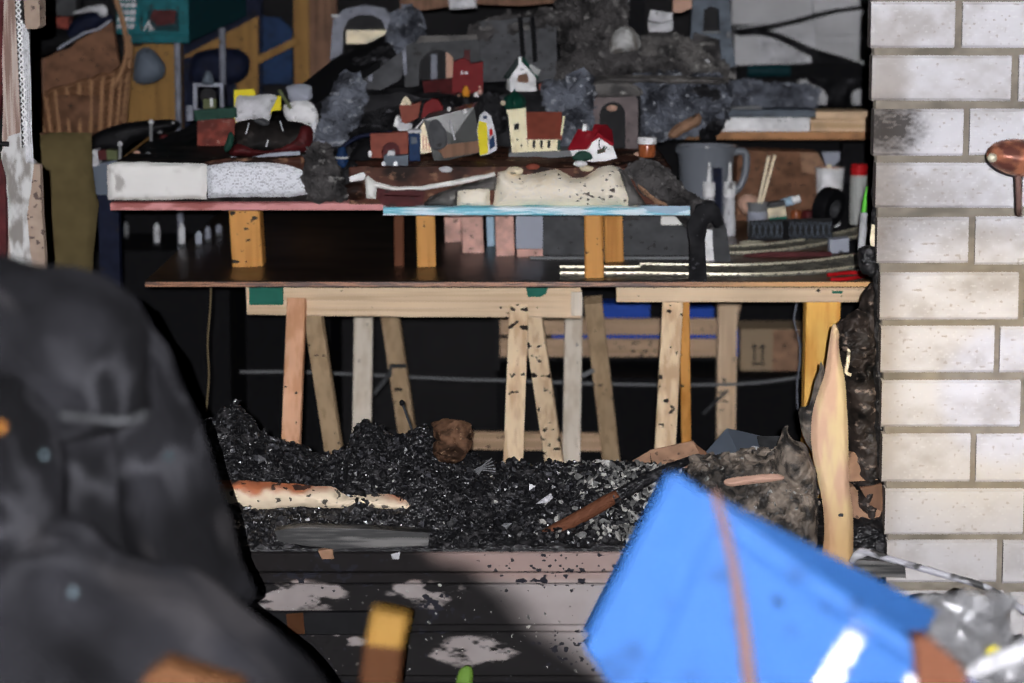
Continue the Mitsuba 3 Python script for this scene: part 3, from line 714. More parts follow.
# ------------------------------------------------------------------ table, trestles and decks
ZT = P(500, 281, 4.75)[2]                 # top of the lower board
TA, TB_ = P(145, 281, 4.75), P(873, 285, 4.75)
XB = 0.78
tb = thing('table_board', 'long wet dark plywood board lying on the trestles', 'table top')
part(tb, 'board', bx(TA[0], TB_[0], 4.75, 5.98, ZT - 0.0125, ZT, 0.002), 'wet_plywood')


def leg(name, parent, tp, Yt, bp, Yb, wpx, m, depth=0.035, z0=0.0, **kw):
    """A trestle leg through two points of its visible run, carried on down to the floor."""
    a, b = P(*tp, Yt), P(*bp, Yb)
    d = (b - a) / (b[2] - a[2])
    e = a + d * (z0 - a[2])
    return part(parent, name, beam(a, e, wpx * (Yt + Yb) / 2 / F_PX, depth, (1, 0, 0), 0.002), m, **kw)


BZ = ZT - 0.0125
t1 = thing('trestle', 'front pale wooden trestle with long beam and spotted right leg', 'trestle', 'wooden trestles under the table')
a, b = P(247, 296, 4.86), P(581, 304, 4.86)
zc = (BZ + zat(312, 4.86)) / 2
t1b = part(t1, 'beam', beam([a[0], 4.87, BZ - 0.034], [b[0], 4.87, BZ - 0.040], 0.04, 0.064, (0, 1, 0), 0.003, 8, 0.003), 'pine_x', label='pale beam with scorched scribbles')
leg('leg', t1, (297, 300), 4.84, (291, 447), 4.74, 19, 'pine_red', label='reddish leg')
leg('leg', t1, (311, 300), 4.90, (334, 450), 5.06, 18, 'pine_tan')
leg('leg', t1, (519, 306), 4.84, (513, 468), 4.74, 20, 'pine_spotted', label='leg with black scorch spots')
leg('leg', t1, (531, 306), 4.90, (555, 466), 5.06, 19, 'pine_spotted')
part(t1b, 'pad', pbox(249, 287, 283, 305, 4.835, 0.012), 'green_pad', label='dark green pad at the beam end')
part(t1b, 'pad', slab([(526, 288), (548, 288), (546, 294), (540, 297), (528, 297)], 4.838, 0.006), 'green_pad', label='small green pad')
part(t1, 'end_piece', pbox(571, 292, 582, 316, 4.842, 0.03), 'pine_white')

t2 = thing('trestle', 'rear wooden trestle with two whitish and two tan legs', 'trestle', 'wooden trestles under the table')
z2 = BZ
part(t2, 'beam', bx(xat(345, 300, 5.5), xat(628, 300, 5.5), 5.47, 5.52, z2 - 0.07, z2), 'pine_tan')
leg('leg', t2, (364, 300), 5.46, (362, 440), 5.34, 19, 'pine_white', label='whitish leg')
leg('leg', t2, (388, 300), 5.52, (408, 437), 5.66, 18, 'pine_tan')
leg('leg', t2, (574, 300), 5.46, (571, 466), 5.32, 18, 'pine_white', label='whitish leg')
leg('leg', t2, (593, 300), 5.52, (612, 466), 5.68, 18, 'pine_tan')
part(t2, 'rail', beam(P(466, 440, 5.70), P(612, 442, 5.70), 0.04, 0.022, (0, 0, 1), 0.002), 'rail_dim')
part(t2, 'rail', beam(P(352, 436, 5.72), P(470, 440, 5.70), 0.04, 0.022, (0, 0, 1), 0.002), 'soot_wall')
part(t2, 'brace', ptube([(374, 394), (390, 374), (391, 366), (405, 366)], [5.5, 5.5, 5.5, 5.52], 0.0055, 6), 'dark_grey', label='dark metal brace')
part(t2, 'brace', ptube([(582, 376), (594, 370)], [5.5, 5.5], 0.0055, 6), 'grey_mid', label='grey metal brace')

t3 = thing('trestle', 'right trestle with light beam under the board and yellow post', 'trestle', 'wooden trestles under the table')
t3b = part(t3, 'beam', bx(xat(616, 296, 4.80), xat(869, 296, 4.80), 4.775, 4.82, zat(302, 4.78), BZ, 0.002), 'pine_x', label='light beam below the board edge')
part(t3b, 'tape', slab([(832, 291), (843, 291), (842, 293.5), (832, 293.5)], 4.7735, 0.001), 'green_pad', label='green scrap')
leg('leg', t3, (673, 296), 4.83, (665, 447), 4.72, 21, 'pine_spotted', label='splintered pale leg')
leg('leg', t3, (684, 296), 4.86, (686, 446), 4.95, 10, 'orange_wood', label='orange brown leg')
leg('leg', t3, (822, 298), 4.83, (820, 400), 4.80, 35, 'yellow_wood', 0.05, label='yellow post')

# far below the table, out of focus
YB = 6.25
cz0 = zat(371, YB)
pl = thing('pallet_frame', 'dim wooden frame of rails and a post far under the table', 'frame')
for y0, y1 in ((319, 335), (339, 357)):
    part(pl, 'rail', pbox(500, y0, 722, y1, YB, 0.02), 'rail_dim')
part(pl, 'post', bx(xat(713, 340, YB), xat(731, 340, YB), YB - 0.16, YB - 0.11, 0, zat(290, YB)), 'pine_z')
part(pl, 'post', bx(xat(492, 340, YB), xat(500, 340, YB), YB, YB + 0.03, cz0, zat(300, YB)), 'soot_wall')
part(pl, 'brace', beam(P(731, 330, YB), P(738, 300, YB), 0.02, 0.02), 'rail_dim')
bls = thing('blue_sheet', 'blue folded sheets lying behind the upper rail under the table', 'sheet')
part(bls, 'fold', pbox(600, 304, 650, 319, YB + 0.03, 0.08), 'blue_bright')
part(bls, 'fold', pbox(688, 308, 714, 319, YB + 0.03, 0.08), 'blue_bright')
one('blue_sheet', pbox(552, 333, 716, 342, YB + 0.012, 0.08), 'blue_bright', 'thin blue sheet showing between the two rails under the table', 'sheet')
one('blue_sheet', pbox(728, 330, 738, 357, YB - 0.02, 0.1), 'blue_bright', 'narrow blue edge beside the arrow carton under the table', 'sheet')
bc = thing('arrow_carton', 'tan cardboard box with two upward arrows under the table', 'box')
bcb = part(bc, 'body', pbox(741, 329, 826, 371, YB, 0.14), 'carton_tan')
part(bc, 'side', pbox(773, 330, 800, 371, YB - 0.0015, 0.002), 'carton_burnt', label='browner patch')
for x in (754.5, 762.5):
    part(bcb, 'arrow', cat_(slab([(x - 0.8, 345), (x + 0.8, 345), (x + 0.8, 362), (x - 0.8, 362)], YB - 0.002, 0.002), slab([(x - 3, 348), (x, 343.5), (x + 3, 348)], YB - 0.002, 0.002)), 'black', label='black printed arrow')
part(bcb, 'line', pbox(752, 363, 765, 365, YB - 0.002, 0.002), 'black')
sf = thing('low_shelf', 'dark low shelf board carrying the carton and frame under the table', 'shelf')
part(sf, 'board', bx(xat(500, 380, YB), xat(845, 380, YB), YB - 0.1, YB + 0.15, cz0 - 0.02, cz0), 'black_matte')
for x in (505, 840):
    part(sf, 'support', bx(xat(x, 380, YB) - 0.02, xat(x, 380, YB) + 0.02, YB + 0.02, YB + 0.12, 0, cz0 - 0.02), 'black_matte')
one('white_cable', ptube([(240, 372), (300, 372), (370, 375), (450, 379), (520, 381), (600, 384), (680, 385), (740, 384), (780, 380), (806, 376), (850, 372)], 6.0, 0.0042, 6, 3), 'grey_mid', 'long pale cable sagging across the dark space under the table', 'cable', smooth=True)
one('tan_string', ptube([(211, 286), (210, 310), (207.5, 345), (209, 375), (206, 412)], 4.9, 0.0021, 6, 3), 'cord_tan', 'thin tan cord hanging below the left end of the board', 'cord', smooth=True)
one('hanging_wire', tube([[xat(797, 300, 5.3), 5.3, BZ]] + [P(x, y, 5.3) for x, y in ((797, 300), (794, 320), (800, 345), (799, 368), (797, 385), (798, 420))], 0.0016, 6, 3), 'steel', 'thin wire hanging left of the yellow post', 'wire', smooth=True)
one('grey_stick', ptube([(703, 414), (728, 390)], 6.0, 0.004, 6), 'dark_grey', 'faint grey stick leaning in the dark under the table', 'stick')

# upper decks
ZU = P(300, 203, 4.80)[2]
ub = thing('upper_deck', 'pink edged upper deck board on wooden blocks at the left', 'deck')
A, B = P(110, 203, 4.80), P(424, 201, 4.80)
uh = ZU - zat(210.5, 4.80)
part(ub, 'board', beam([A[0], 5.16, ZU - uh / 2], [B[0], 5.16, ZU - uh / 2], 0.72, uh, (0, 1, 0), 0.002), 'pink_board')
part(ub, 'end_cut', slab([(384, 196), (420, 197), (416, 206), (386, 207)], 4.765, 0.03), 'dark_red', label='red torn end')
ZB = P(530, 207.5, 4.75)[2]
bh = ZB - zat(215.5, 4.75)
bd = thing('blue_deck', 'light blue foam deck board carrying the church terrain', 'deck')
part(bd, 'board', bx(xat(383, 210, 4.75), xat(690, 210, 4.75), 4.75, 5.60, ZB - bh, ZB, 0.002), 'sky_board')
part(bd, 'drip', slab([(640, 206), (690, 206), (688, 210), (672, 214), (650, 212)], 4.746, 0.004), 'pale_blue')


def block(x0, x1, ytop, ybot, m, lab, depth=0.05, lean=0, top=None, name='deck_support', group='wooden posts and foam blocks under the decks'):
    """A wooden block standing on the lower board under a deck."""
    b = PZ((x0 + x1) / 2, ybot, ZT)
    Y = b[1]
    w = (x1 - x0) * Y / F_PX
    zt = (ZU - uh) if top is None else top
    return one(name, beam([b[0] - lean, Y + depth / 2, zt], [b[0], Y + depth / 2, ZT], w, depth, (1, 0, 0), 0.003), m, lab, 'block', group)


block(232, 263, 209, 267, 'orange_wood', 'thick orange wooden block under the pink deck', 0.07, 0.006)
block(394, 404, 217, 266, 'rust_brown', 'thin red brown post left of the orange posts', 0.03)
block(417, 436, 217, 267, 'orange_wood', 'orange post with dark specks under the left end of the blue deck', 0.035, 0.002, ZB - bh)
block(585, 604, 214, 278, 'orange_wood', 'front orange post in the middle of the blue deck', 0.035, 0.002, ZB - bh)
block(605, 624, 214, 262, 'orange_wood', 'orange post right behind the front orange post', 0.035, 0.004, ZB - bh)
for x0, x1, yt, yb, m, lab in ((445, 462, 219, 242, 'pink_block', 'small pink block leftmost under the blue deck'), (462, 484, 219, 253, 'pink_block', 'pink block second from the left under the blue deck'), (487, 495, 220, 246, 'pale_blue', 'narrow pale blue strip between pink blocks'),
                               (496, 515, 219, 256, 'pink_block', 'tall pink block beside the grey foam block')):
    block(x0, x1, yt, yb, m, lab, 0.06, 0.004, ZB - bh, 'foam_block')
fbk = thing('grey_foam_block', 'grey foam block on a pink base under the blue deck', 'block')
q = PZ(530, 257, ZT)
part(fbk, 'foam', bx(xat(516, 240, q[1]), xat(543, 240, q[1]), q[1], q[1] + 0.08, ZT + 0.016, ZB - bh), 'foam_grey')
part(fbk, 'base', bx(xat(517, 240, q[1]), xat(543, 240, q[1]), q[1] - 0.002, q[1] + 0.08, ZT, ZT + 0.016), 'pink_block', label='pink base strip')
q = PZ(620, 259, ZT)
dp = thing('backing_board', 'long dark grey panel with white foot strip under the blue deck', 'panel')
part(dp, 'panel', bx(xat(543, 240, q[1]), xat(691, 240, q[1]), q[1], q[1] + 0.03, ZT + 0.006, ZB - bh), 'dark_grey')
part(dp, 'foot_strip', bx(xat(530, 260, q[1]), xat(700, 260, q[1]), q[1] - 0.012, q[1], ZT, ZT + 0.006), 'grey_mid', label='pale foot strip')
part(dp, 'torn_label', slab([(661, 215), (680, 214), (688, 226), (680, 225), (661, 225)], q[1] - 0.003, 0.003), 'white_foam', label='torn white scrap')
ZK = zat(249, 6.02)
one('low_cabinet', bx(xat(60, 240, 6.2), xat(238, 240, 6.2), 5.99, 6.35, 0, ZK, 0.004), 'black_matte', 'black low cabinet in the dark behind the left table end', 'cabinet')
for i, (x, y0, y1, m) in enumerate(((126, 222, 238, 'grey_mid'), (157, 223, 245, 'white_dim'), (182, 223, 247, 'white_dim'), (199, 231, 247, 'foam_grey'), (208, 226, 242, 'steel'), (219, 224, 236, 'steel'))):
    zk = ZK if i < 2 else ZT
    a = PZ(x, y1, zk)
    h = (y1 - y0) * a[1] / F_PX
    lab = ['dim grey tube leftmost at the back under the pink deck', 'thin whitish tube second from left at the back under the pink deck', 'thick white tube third from left at the back under the pink deck',
           'short bluish grey tube fourth from left at the back under the pink deck', 'dark grey tube fifth from left at the back under the pink deck', 'small dark grey tube nearest the thick orange block'][i]
    tbk = thing('paint_tube', lab, 'tube', 'tubes standing in the dark under the pink deck')
    part(tbk, 'body', lathe([(0.006, 0.006), (0.0075, 0.010), (0.0075, h * 0.8), (0.004, h * 0.92), (0.004, h)], [a[0], a[1], a[2]], 12), m, True)
    part(tbk, 'cap', lathe([(0.0078, 0), (0.0078, 0.006)], a, 12), 'dark_grey')
# ------------------------------------------------------------------ the model landscape on the upper decks
ZL = zat(163.5, 4.80)                       # top of the left terrain


def fb(pts, Y, th, m, lab, name='foam_block'):
    return one(name, puff(pts, Y + 0.01, 0.012, 0.010, 0.008, 0.003, 60, int(pts[0][0]), Tb=th, curve=False), m, lab, 'foam block', smooth=True)


lt = one('layout_ground', field(xat(113, 160, 4.85), xat(332, 160, 4.85), 60, 4.83, 5.50, 40, lambda x, y: ZL - 0.003 + 0.004 * (meshkit.fbm(np.stack([x, y, x * 0], -1) * 30, 3, 2) - 0.5) + 0.012 * np.clip((y - 5.1) / 0.4, 0, 1), ZU), 'ground_black', 'burnt black ground of the left deck behind the white foam blocks', 'model ground', smooth=True)
fb([(107, 165), (113, 162), (150, 162), (190, 163), (207, 164), (207, 199), (150, 200), (108, 200), (107, 184)], 4.79, 0.05, 'white_foam', 'cream white foam block at the left front edge of the upper deck')
fb([(207, 166), (212, 163), (250, 161), (295, 163), (308, 168), (309, 194), (290, 197), (240, 197), (208, 198)], 4.78, 0.05, 'bead_foam', 'speckled white bead foam block right of the cream one')
one('ground_crust', puff([(205, 162), (222, 159), (250, 157), (290, 158), (303, 157), (304, 170), (298, 168), (280, 163), (250, 162), (225, 163), (208, 165)], 4.775, 0.006, 0.006, 0.005, 0.004, 60, 3, Tb=0.05), 'ground_brown', 'rusty brown crust on top of the bead foam block', 'crust', smooth=True)
grk = puff([(303, 170), (308, 150), (318, 143), (328, 146), (336, 160), (344, 178), (348, 196), (330, 200), (308, 199)], 4.80, 0.045, 0.035, 0.006, 0.016, 40, 4)
gk = thing('grey_rock', 'grey wrinkled rock at the right end of the bead foam', 'rock')
part(gk, 'mass', grk, 'rock_dark', True)
part(gk, 'rubble', scatter(grk, 500, 0.003, 55), 'rock_dark', kind='stuff')
one('black_rock', puff([(334, 178), (345, 166), (352, 160), (362, 172), (366, 186), (360, 196), (340, 198)], 4.84, 0.03, 0.03, 0.006, 0.010, 40, 5), 'rock_black', 'black rock behind the torn white card scrap', 'rock', smooth=True)
one('card_scrap', slab([(349, 177), (363, 172), (366, 175), (364, 180), (350, 182)], 4.785, 0.004), 'white', 'small white card scrap right of the black rock', 'scrap')
one('dark_slope', puff([(340, 198), (346, 185), (364, 184), (368, 198)], 4.80, 0.02, 0.02, 0.006, 0.006, 40, 6), 'ground_brown', 'dark brown slope under the white card scrap', 'slope', smooth=True)

# middle terrain with the church
ZM = ZL - 0.004
mt_ = one('layout_ground', field(xat(352, 160, 4.9), xat(668, 160, 4.9), 120, 4.80, 5.32, 50, lambda x, y: ZM - 0.004 + 0.010 * (meshkit.fbm(np.stack([x, y, x * 0], -1) * 22, 4, 5) - 0.5), ZB), 'ground_brown', 'brown burnt ground around the model church', 'model ground', smooth=True)
fm = thing('cream_cliff', 'cream foam cliff under the model church, dotted with black specks', 'foam cliff')
part(fm, 'cliff', puff([(494, 206), (496, 190), (497, 172), (506, 170), (524, 174), (540, 172), (556, 168), (572, 176), (584, 177), (598, 168), (612, 165), (620, 168), (626, 180), (640, 206)], 4.80, 0.045, 0.03, 0.006, 0.008, 30, 6, Tb=0.02, curve=False), 'cream_foam', True)
part(fm, 'cliff', puff([(457, 206), (458, 188), (470, 187), (490, 185), (490, 206)], 4.79, 0.025, 0.012, 0.006, 0.004, 40, 7, Tb=0.02, curve=False), 'cream_foam', True)
part(fm, 'slope', puff([(420, 207), (430, 196), (452, 188), (480, 180), (497, 174), (497, 190), (458, 192), (457, 207)], 4.80, 0.03, 0.014, 0.006, 0.006, 40, 8, Tb=0.02, curve=False), 'rock_grey', True, label='grey stony slope')
part(fm, 'edge', puff([(365, 178), (368, 175), (376, 182), (392, 186), (420, 186), (450, 181), (495, 172), (496, 176), (460, 184), (425, 190), (390, 190), (377, 188), (376, 199), (366, 198)], 4.775, 0.008, 0.006, 0.005, 0.003, 50, 9, Tb=0.02, curve=False), 'white_foam', True, label='white foam edge strip')
part(fm, 'cut', slab([(377, 189), (400, 190), (425, 191), (422, 206), (384, 206), (377, 198)], 4.79, 0.03), 'dark_red', label='dark red cut below the strip')
part(fm, 'end', puff([(616, 166), (626, 172), (640, 195), (646, 206), (626, 206), (622, 186)], 4.79, 0.03, 0.012, 0.006, 0.005, 40, 10, Tb=0.02, curve=False), 'rock_grey', True)
for i, (x, y, rx, m, lab) in enumerate(((515, 173, 9, 'cream', 'pale cream foam crumb left on the church cliff'), (580, 165, 7, 'white', 'white foam crumb between church and red roofed house'), (587, 170, 7, 'cream', 'cream crumb below the white foam crumb'), (533, 168, 7, 'rust_roof', 'dull red fragment lying before the church'), (640, 154, 6, 'peach', 'small tan pebble before the white lidded jar'), (446, 171, 7, 'white_dim', 'whitish flake on the brown ground below the smoky container'))):
    q = P(x, y + 1, 4.775) if y > 160 else PZ(x, y + 2, ZM + 0.002)
    s = rx * q[1] / F_PX
    one('crumb', rock(q + [0, 0, s * 0.35], (s, s * 0.7, s * 0.45), i, 0.3, 2), m, lab, 'crumb', smooth=True)

# dark rock ramp and arch at the right end
rp = thing('rock_ramp', 'dark grey rock ramp sloping down to the black tunnel arch', 'rock')
ramp_ = puff([(624, 172), (634, 164), (650, 160), (664, 168), (684, 186), (700, 198), (712, 204), (716, 214), (712, 226), (690, 228), (668, 210), (648, 198), (636, 186)], 4.80, 0.05, 0.04, 0.007, 0.018, 34, 14, Tb=0.07)
part(rp, 'ramp', ramp_, 'rock_dark', True)
part(rp, 'rubble', scatter(ramp_, 450, 0.0026, 77), 'rock_dark', kind='stuff')
part(rp, 'torn_foam', puff([(636, 186), (648, 197), (664, 208), (688, 212), (700, 214), (676, 206), (656, 196), (640, 182)], 4.775, 0.01, 0.008, 0.006, 0.004, 40, 15), 'carton_burnt', True, label='torn tan edge')
q = PZ(699, 281, ZT)
YA = q[1]
ta = thing('tunnel_arch', 'black tunnel arch standing on the right of the lower board', 'arch')
part(ta, 'front', slab([(690, 282), (690, 245), (687, 224), (697, 206), (711, 202), (720, 209), (724, 224), (718, 228), (713, 221), (708, 224), (705, 240), (707, 282)], YA, 0.03), 'rock_black')
part(ta, 'crown', puff([(692, 222), (698, 206), (710, 200), (718, 206), (722, 222), (716, 228), (709, 222), (704, 232)], YA + 0.012, 0.008, 0.012, 0.006, 0.004, 50, 16, Tb=0.01), 'rock_black', True)
q2 = PZ(724, 262, ZT)
part(ta, 'rear_leg', slab([(714, 210), (722, 214), (727, 230), (731, 262), (715, 262), (713, 240)], q2[1], 0.03), 'dark_grey')
one('white_card', slab([(704, 262), (704, 240), (708, 225), (712, 225), (716, 245), (716, 262)], q2[1] + 0.02, 0.004), 'white', 'white card seen through the tunnel arch', 'card')

# terraces, mountains, portals
ZT2 = zat(94, 5.32)
terr = one('mountain_terrace', field(xat(332, 100, 5.3), xat(640, 100, 5.3), 90, 5.28, 5.62, 26, lambda x, y: ZT2 + 0.02 * (meshkit.fbm(np.stack([x, y, x * 0], -1) * 18, 4, 8) - 0.5) + 0.02 * np.clip((y - 5.35) / 0.2, 0, 1), ZB), 'rock_black', 'dark stepped rock mass behind the model village', 'rock terrace', smooth=False)
mk = [('rock_dark', [(556, 90), (560, 40), (558, 10), (566, -30), (612, -30), (626, 0), (628, 40), (640, 50), (642, 76), (600, 80), (570, 95)], 5.50, 0.08, 0.05, 'tall rough dark grey mountain rising behind the white chalet', 0.04),
      ('rock_grey', [(618, 80), (622, 55), (636, 44), (660, 34), (690, 46), (712, 60), (725, 74), (722, 84), (670, 84)], 5.56, 0.07, 0.04, 'rounded grey rock hump below the white block', 0.035),
      ('rock_blue', [(634, 76), (660, 74), (700, 74), (724, 80), (726, 118), (712, 126), (690, 134), (660, 142), (640, 146), (634, 120)], 5.42, 0.06, 0.04, 'bluish grey rock face right of the mauve tunnel portal', 0.03),
      ('rock_blue', [(560, 86), (590, 84), (592, 130), (586, 148), (562, 146), (552, 110)], 5.255, 0.025, 0.02, 'bluish rock face left of the mauve tunnel portal', 0.02),
      ('rock_blue', [(722, 78), (760, 84), (800, 88), (812, 90), (812, 108), (770, 110), (724, 116)], 5.80, 0.05, 0.03, 'long bluish grey rock above the white foam bar', 0.028),
      ('rock_blue', [(316, 142), (322, 118), (334, 96), (346, 78), (358, 78), (364, 96), (360, 118), (348, 134), (330, 148)], 5.22, 0.04, 0.03, 'pale bluish rock behind the clear bag on the left deck', 0.022),
      ('rock_blue', [(388, 40), (396, 14), (408, 8), (420, 16), (421, 34), (412, 52), (398, 56)], 5.58, 0.04, 0.03, 'bluish rock beside the high arched portal', 0.026),
      ('rock_dark', [(470, 36), (486, 22), (520, 16), (556, 14), (558, 30), (520, 34), (484, 42)], 5.56, 0.04, 0.02, 'dark rocky edge above the grey wall panel', 0.02),
      ('rock_dark', [(604, 62), (640, 58), (684, 66), (690, 84), (640, 84), (600, 82)], 5.46, 0.04, 0.03, 'brownish rock ledge under the white rock', 0.026),
      ('rock_blue', [(544, 88), (556, 84), (562, 100), (560, 146), (546, 142), (548, 110)], 5.24, 0.025, 0.02, 'narrow bluish rock behind the church roof', 0.02),
      ('rock_black', [(690, 90), (706, 84), (722, 94), (722, 128), (708, 140), (700, 132), (700, 100)], 5.40, 0.03, 0.02, 'black burnt gap in the rock above the tan driftwood', 0.016),
      ('rock_black', [(300, 98), (330, 80), (384, 50), (392, 66), (350, 92), (330, 112), (310, 140), (296, 130)], 5.46, 0.03, 0.03, 'black slope below the ramp road', 0.016),
      ('rock_black', [(350, 120), (380, 110), (470, 96), (500, 100), (505, 130), (470, 140), (400, 142), (352, 146)], 5.27, 0.03, 0.03, 'black rock bank behind the model houses', 0.02)]
for m, pts, Y, T, R, lab, amp in mk:
    body = puff(pts, Y, T, R, 0.007, amp, 26, int(pts[0][0]), Tb=0.06)
    k = thing('mountain_rock', lab, 'rock', 'rocks of the model mountains')
    part(k, 'mass', body, m, 25)
    part(k, 'rubble', scatter(body, 2600, 0.0042, int(pts[0][1]) + 300), m, kind='stuff')
one('rock_ledge', puff([(584, 80), (600, 76), (640, 75), (720, 77), (724, 83), (690, 84), (640, 83), (586, 88)], 5.33, 0.03, 0.012, 0.006, 0.006, 40, 6), 'rock_grey', 'pale grey ledge along the top of the mauve portal', 'ledge', smooth=True)


def arch_hole(cx, w, top, bot, k=10):
    r = w / 2
    return [(cx - r, bot)] + [(cx - r * math.cos(math.pi * i / k), top + r - r * math.sin(math.pi * i / k)) for i in range(k + 1)] + [(cx + r, bot)]


tp = thing('tunnel_portal', 'mauve grey tunnel portal with round black opening behind the red roofed house', 'tunnel portal')
part(tp, 'face', slab([(586, 150), (586, 98), (592, 94), (634, 94), (638, 100), (638, 150)], 5.24, 0.025, [arch_hole(612.5, 26, 102, 149.5)]), 'mauve')
part(tp, 'coping', puff([(584, 96), (586, 86), (610, 82), (634, 84), (640, 96)], 5.235, 0.006, 0.006, 0.005, 0.003, 60, 4, Tb=0.03), 'rock_grey', True)
part(tp, 'tunnel', slab([(594, 150), (594, 98), (632, 98), (632, 150)], 5.268, 0.008), 'black')
one('tan_pebble', rock(P(612, 108, 5.258), (0.011, 0.008, 0.007), 3, 0.2, 2), 'peach', 'tan rounded scrap showing inside the tunnel opening', 'scrap', smooth=True)

hp = thing('high_portal', 'bluish arched portal high at the back with pale inside', 'tunnel portal')
part(hp, 'arch', slab([(330, 60), (333, 20), (344, 9), (364, 5), (384, 8), (394, 20), (396, 46), (386, 48), (386, 30), (382, 20), (372, 15), (358, 15), (348, 20), (343, 30), (342, 54)], 5.66, 0.05), 'steel')
part(hp, 'inner_wall', pbox(346, 29, 387, 44, 5.78, 0.01), 'cream', label='pale board seen through the arch')
part(hp, 'dark_top', slab([(340, 14), (388, 12), (388, 30), (340, 30)], 5.74, 0.01), 'black')
part(hp, 'pier', slab([(330, 60), (344, 50), (396, 44), (396, 130), (330, 130)], 5.68, 0.05), 'black_matte')
one('white_flake', rock(P(336, 16, 5.64), (0.010, 0.006, 0.004), 2, 0.3, 2), 'white_dim', 'white flake on the left shoulder of the high portal', 'flake')
rr = thing('ramp_road', 'black ramp road climbing to the high portal', 'road')
part(rr, 'deck', loft(np.array([[P(276, 104, 5.40), P(306, 110, 5.30), P(306, 116, 5.30), P(276, 112, 5.40)], [P(330, 62, 5.5), P(345, 84, 5.36), P(345, 92, 5.36), P(330, 70, 5.5)], [P(388, 33, 5.66), P(392, 52, 5.44), P(392, 60, 5.44), P(388, 42, 5.66)]])), 'black_matte')
part(rr, 'retaining_wall', slab([(346, 88), (370, 74), (404, 50), (410, 54), (400, 80), (366, 98), (350, 106)], 5.42, 0.02), 'panel_grey', label='grey retaining wall')
part(rr, 'post', slab([(402, 50), (406, 48), (407, 74), (404, 76)], 5.41, 0.01), 'steel')
part(rr, 'post', slab([(369, 66), (373, 68), (372, 82), (368, 80)], 5.41, 0.01), 'steel')

va = thing('viaduct', 'dark grey viaduct wall with wide arched opening behind the village', 'viaduct')
part(va, 'wall', slab([(404, 100), (406, 46), (418, 40), (476, 38), (480, 42), (480, 96)], 5.46, 0.03, [arch_hole(438, 38, 50, 99)]), 'dark_grey')
part(va, 'coping', slab([(416, 43), (420, 36), (476, 35), (478, 39)], 5.45, 0.03), 'rock_grey')
part(va, 'opening', slab([(414, 100), (414, 48), (462, 48), (462, 100)], 5.52, 0.01), 'black')
one('blue_post', pbox(431, 54, 437, 82, 5.50, 0.008), 'steel', 'bluish grey post standing in the viaduct opening', 'post')
one('peach_post', pbox(446, 52, 453, 80, 5.495, 0.01), 'peach', 'peach coloured post standing in the viaduct opening', 'post')
one('wall_panel', slab([(479, 98), (479, 22), (520, 18), (556, 15), (558, 92)], 5.52, 0.03), 'panel_grey', 'plain grey wall panel behind the white chalet', 'panel')
for i, x in enumerate((522, 534)):
    one('black_streak_post', ptube([(x - 2, 17), (x, 40), (x + 1, 62)], 5.505, 0.005, 6), 'black_matte', ('left', 'right')[i] + ' one of two black uprights on the grey wall panel', 'post')

# upper back of the landscape
one('dark_brown_bank', slab([(400, 40), (410, 12), (470, 4), (520, 6), (560, 2), (560, -30), (400, -30)], 5.75, 0.03), 'brown_board', 'dark brown board rising behind the viaduct', 'board')
one('white_tag', puff([(447, -4), (476, -4), (477, 8), (450, 10)], 5.60, 0.004, 0.004, 0.004, 0.0, 20, 1, curve=False), 'white_dim', 'white tag at the top edge above the viaduct', 'tag')
dk = thing('dark_door', 'dark panel with upright edges behind the white rock', 'panel')
part(dk, 'panel', slab([(606, 54), (606, -30), (646, -30), (644, 54)], 5.62, 0.02), 'black_matte')
part(dk, 'jamb', slab([(606, 40), (606, -30), (611, -30), (610, 40)], 5.60, 0.02), 'grey_mid')
part(dk, 'cap', pbox(606, -2, 630, 2, 5.6, 0.02), 'grey_mid')
one('white_rock', puff([(609, 50), (611, 40), (618, 30), (627, 26), (636, 32), (640, 42), (638, 50), (626, 51), (614, 53)], 5.36, 0.03, 0.03, 0.006, 0.006, 50, 5), 'plaster_white', 'white rounded plaster rock on the mountain ledge', 'rock', smooth=True)
wb = thing('white_block', 'white cracked foam block on the grey rock hump', 'foam block')
part(wb, 'upper', slab([(648, 20), (651, 10), (673, 13), (672, 20), (660, 23)], 5.55, 0.03), 'white_dim')
part(wb, 'lower', slab([(648, 22), (660, 24), (673, 21), (673, 30), (668, 32), (649, 32)], 5.55, 0.03), 'white_dim')
one('pink_foam', slab([(673, -20), (694, -20), (692, 8), (680, 13), (673, 12)], 5.60, 0.03), 'peach', 'pink foam piece at the top edge beside the blue grey tower', 'foam piece')
bt = thing('blue_tower', 'blue grey tower with dark window opening and sooty steps', 'model tower')
part(bt, 'wall', slab([(690, 50), (694, -20), (728, -20), (732, 40), (736, 66), (722, 70), (720, 40), (694, 32)], 5.58, 0.04, [[(703, 32), (704, 10), (711, 6), (719, 9), (720, 31)]]), 'slate')
part(bt, 'opening', slab([(700, 34), (701, 4), (721, 4), (722, 34)], 5.63, 0.01), 'black')
part(bt, 'sill', pbox(702, 31, 720, 33.5, 5.57, 0.01), 'grey_mid')
part(bt, 'step', pbox(694, 42, 715, 45.5, 5.56, 0.02), 'rock_grey')
part(bt, 'base', slab([(690, 78), (694, 34), (724, 34), (736, 66), (736, 80)], 5.6, 0.04), 'rock_dark')
one('pale_pebble', rock(P(707, 62, 5.50), (0.006, 0.005, 0.006), 2, 0.2, 2), 'white_dim', 'pale pebble on the dark rock below the blue tower', 'pebble')
one('grey_pebble', rock(P(729, 35, 5.55), (0.006, 0.005, 0.007), 3, 0.2, 2), 'grey_mid', 'grey round knob at the right edge of the blue tower', 'knob')

# ------------------------------------------------------------------ houses


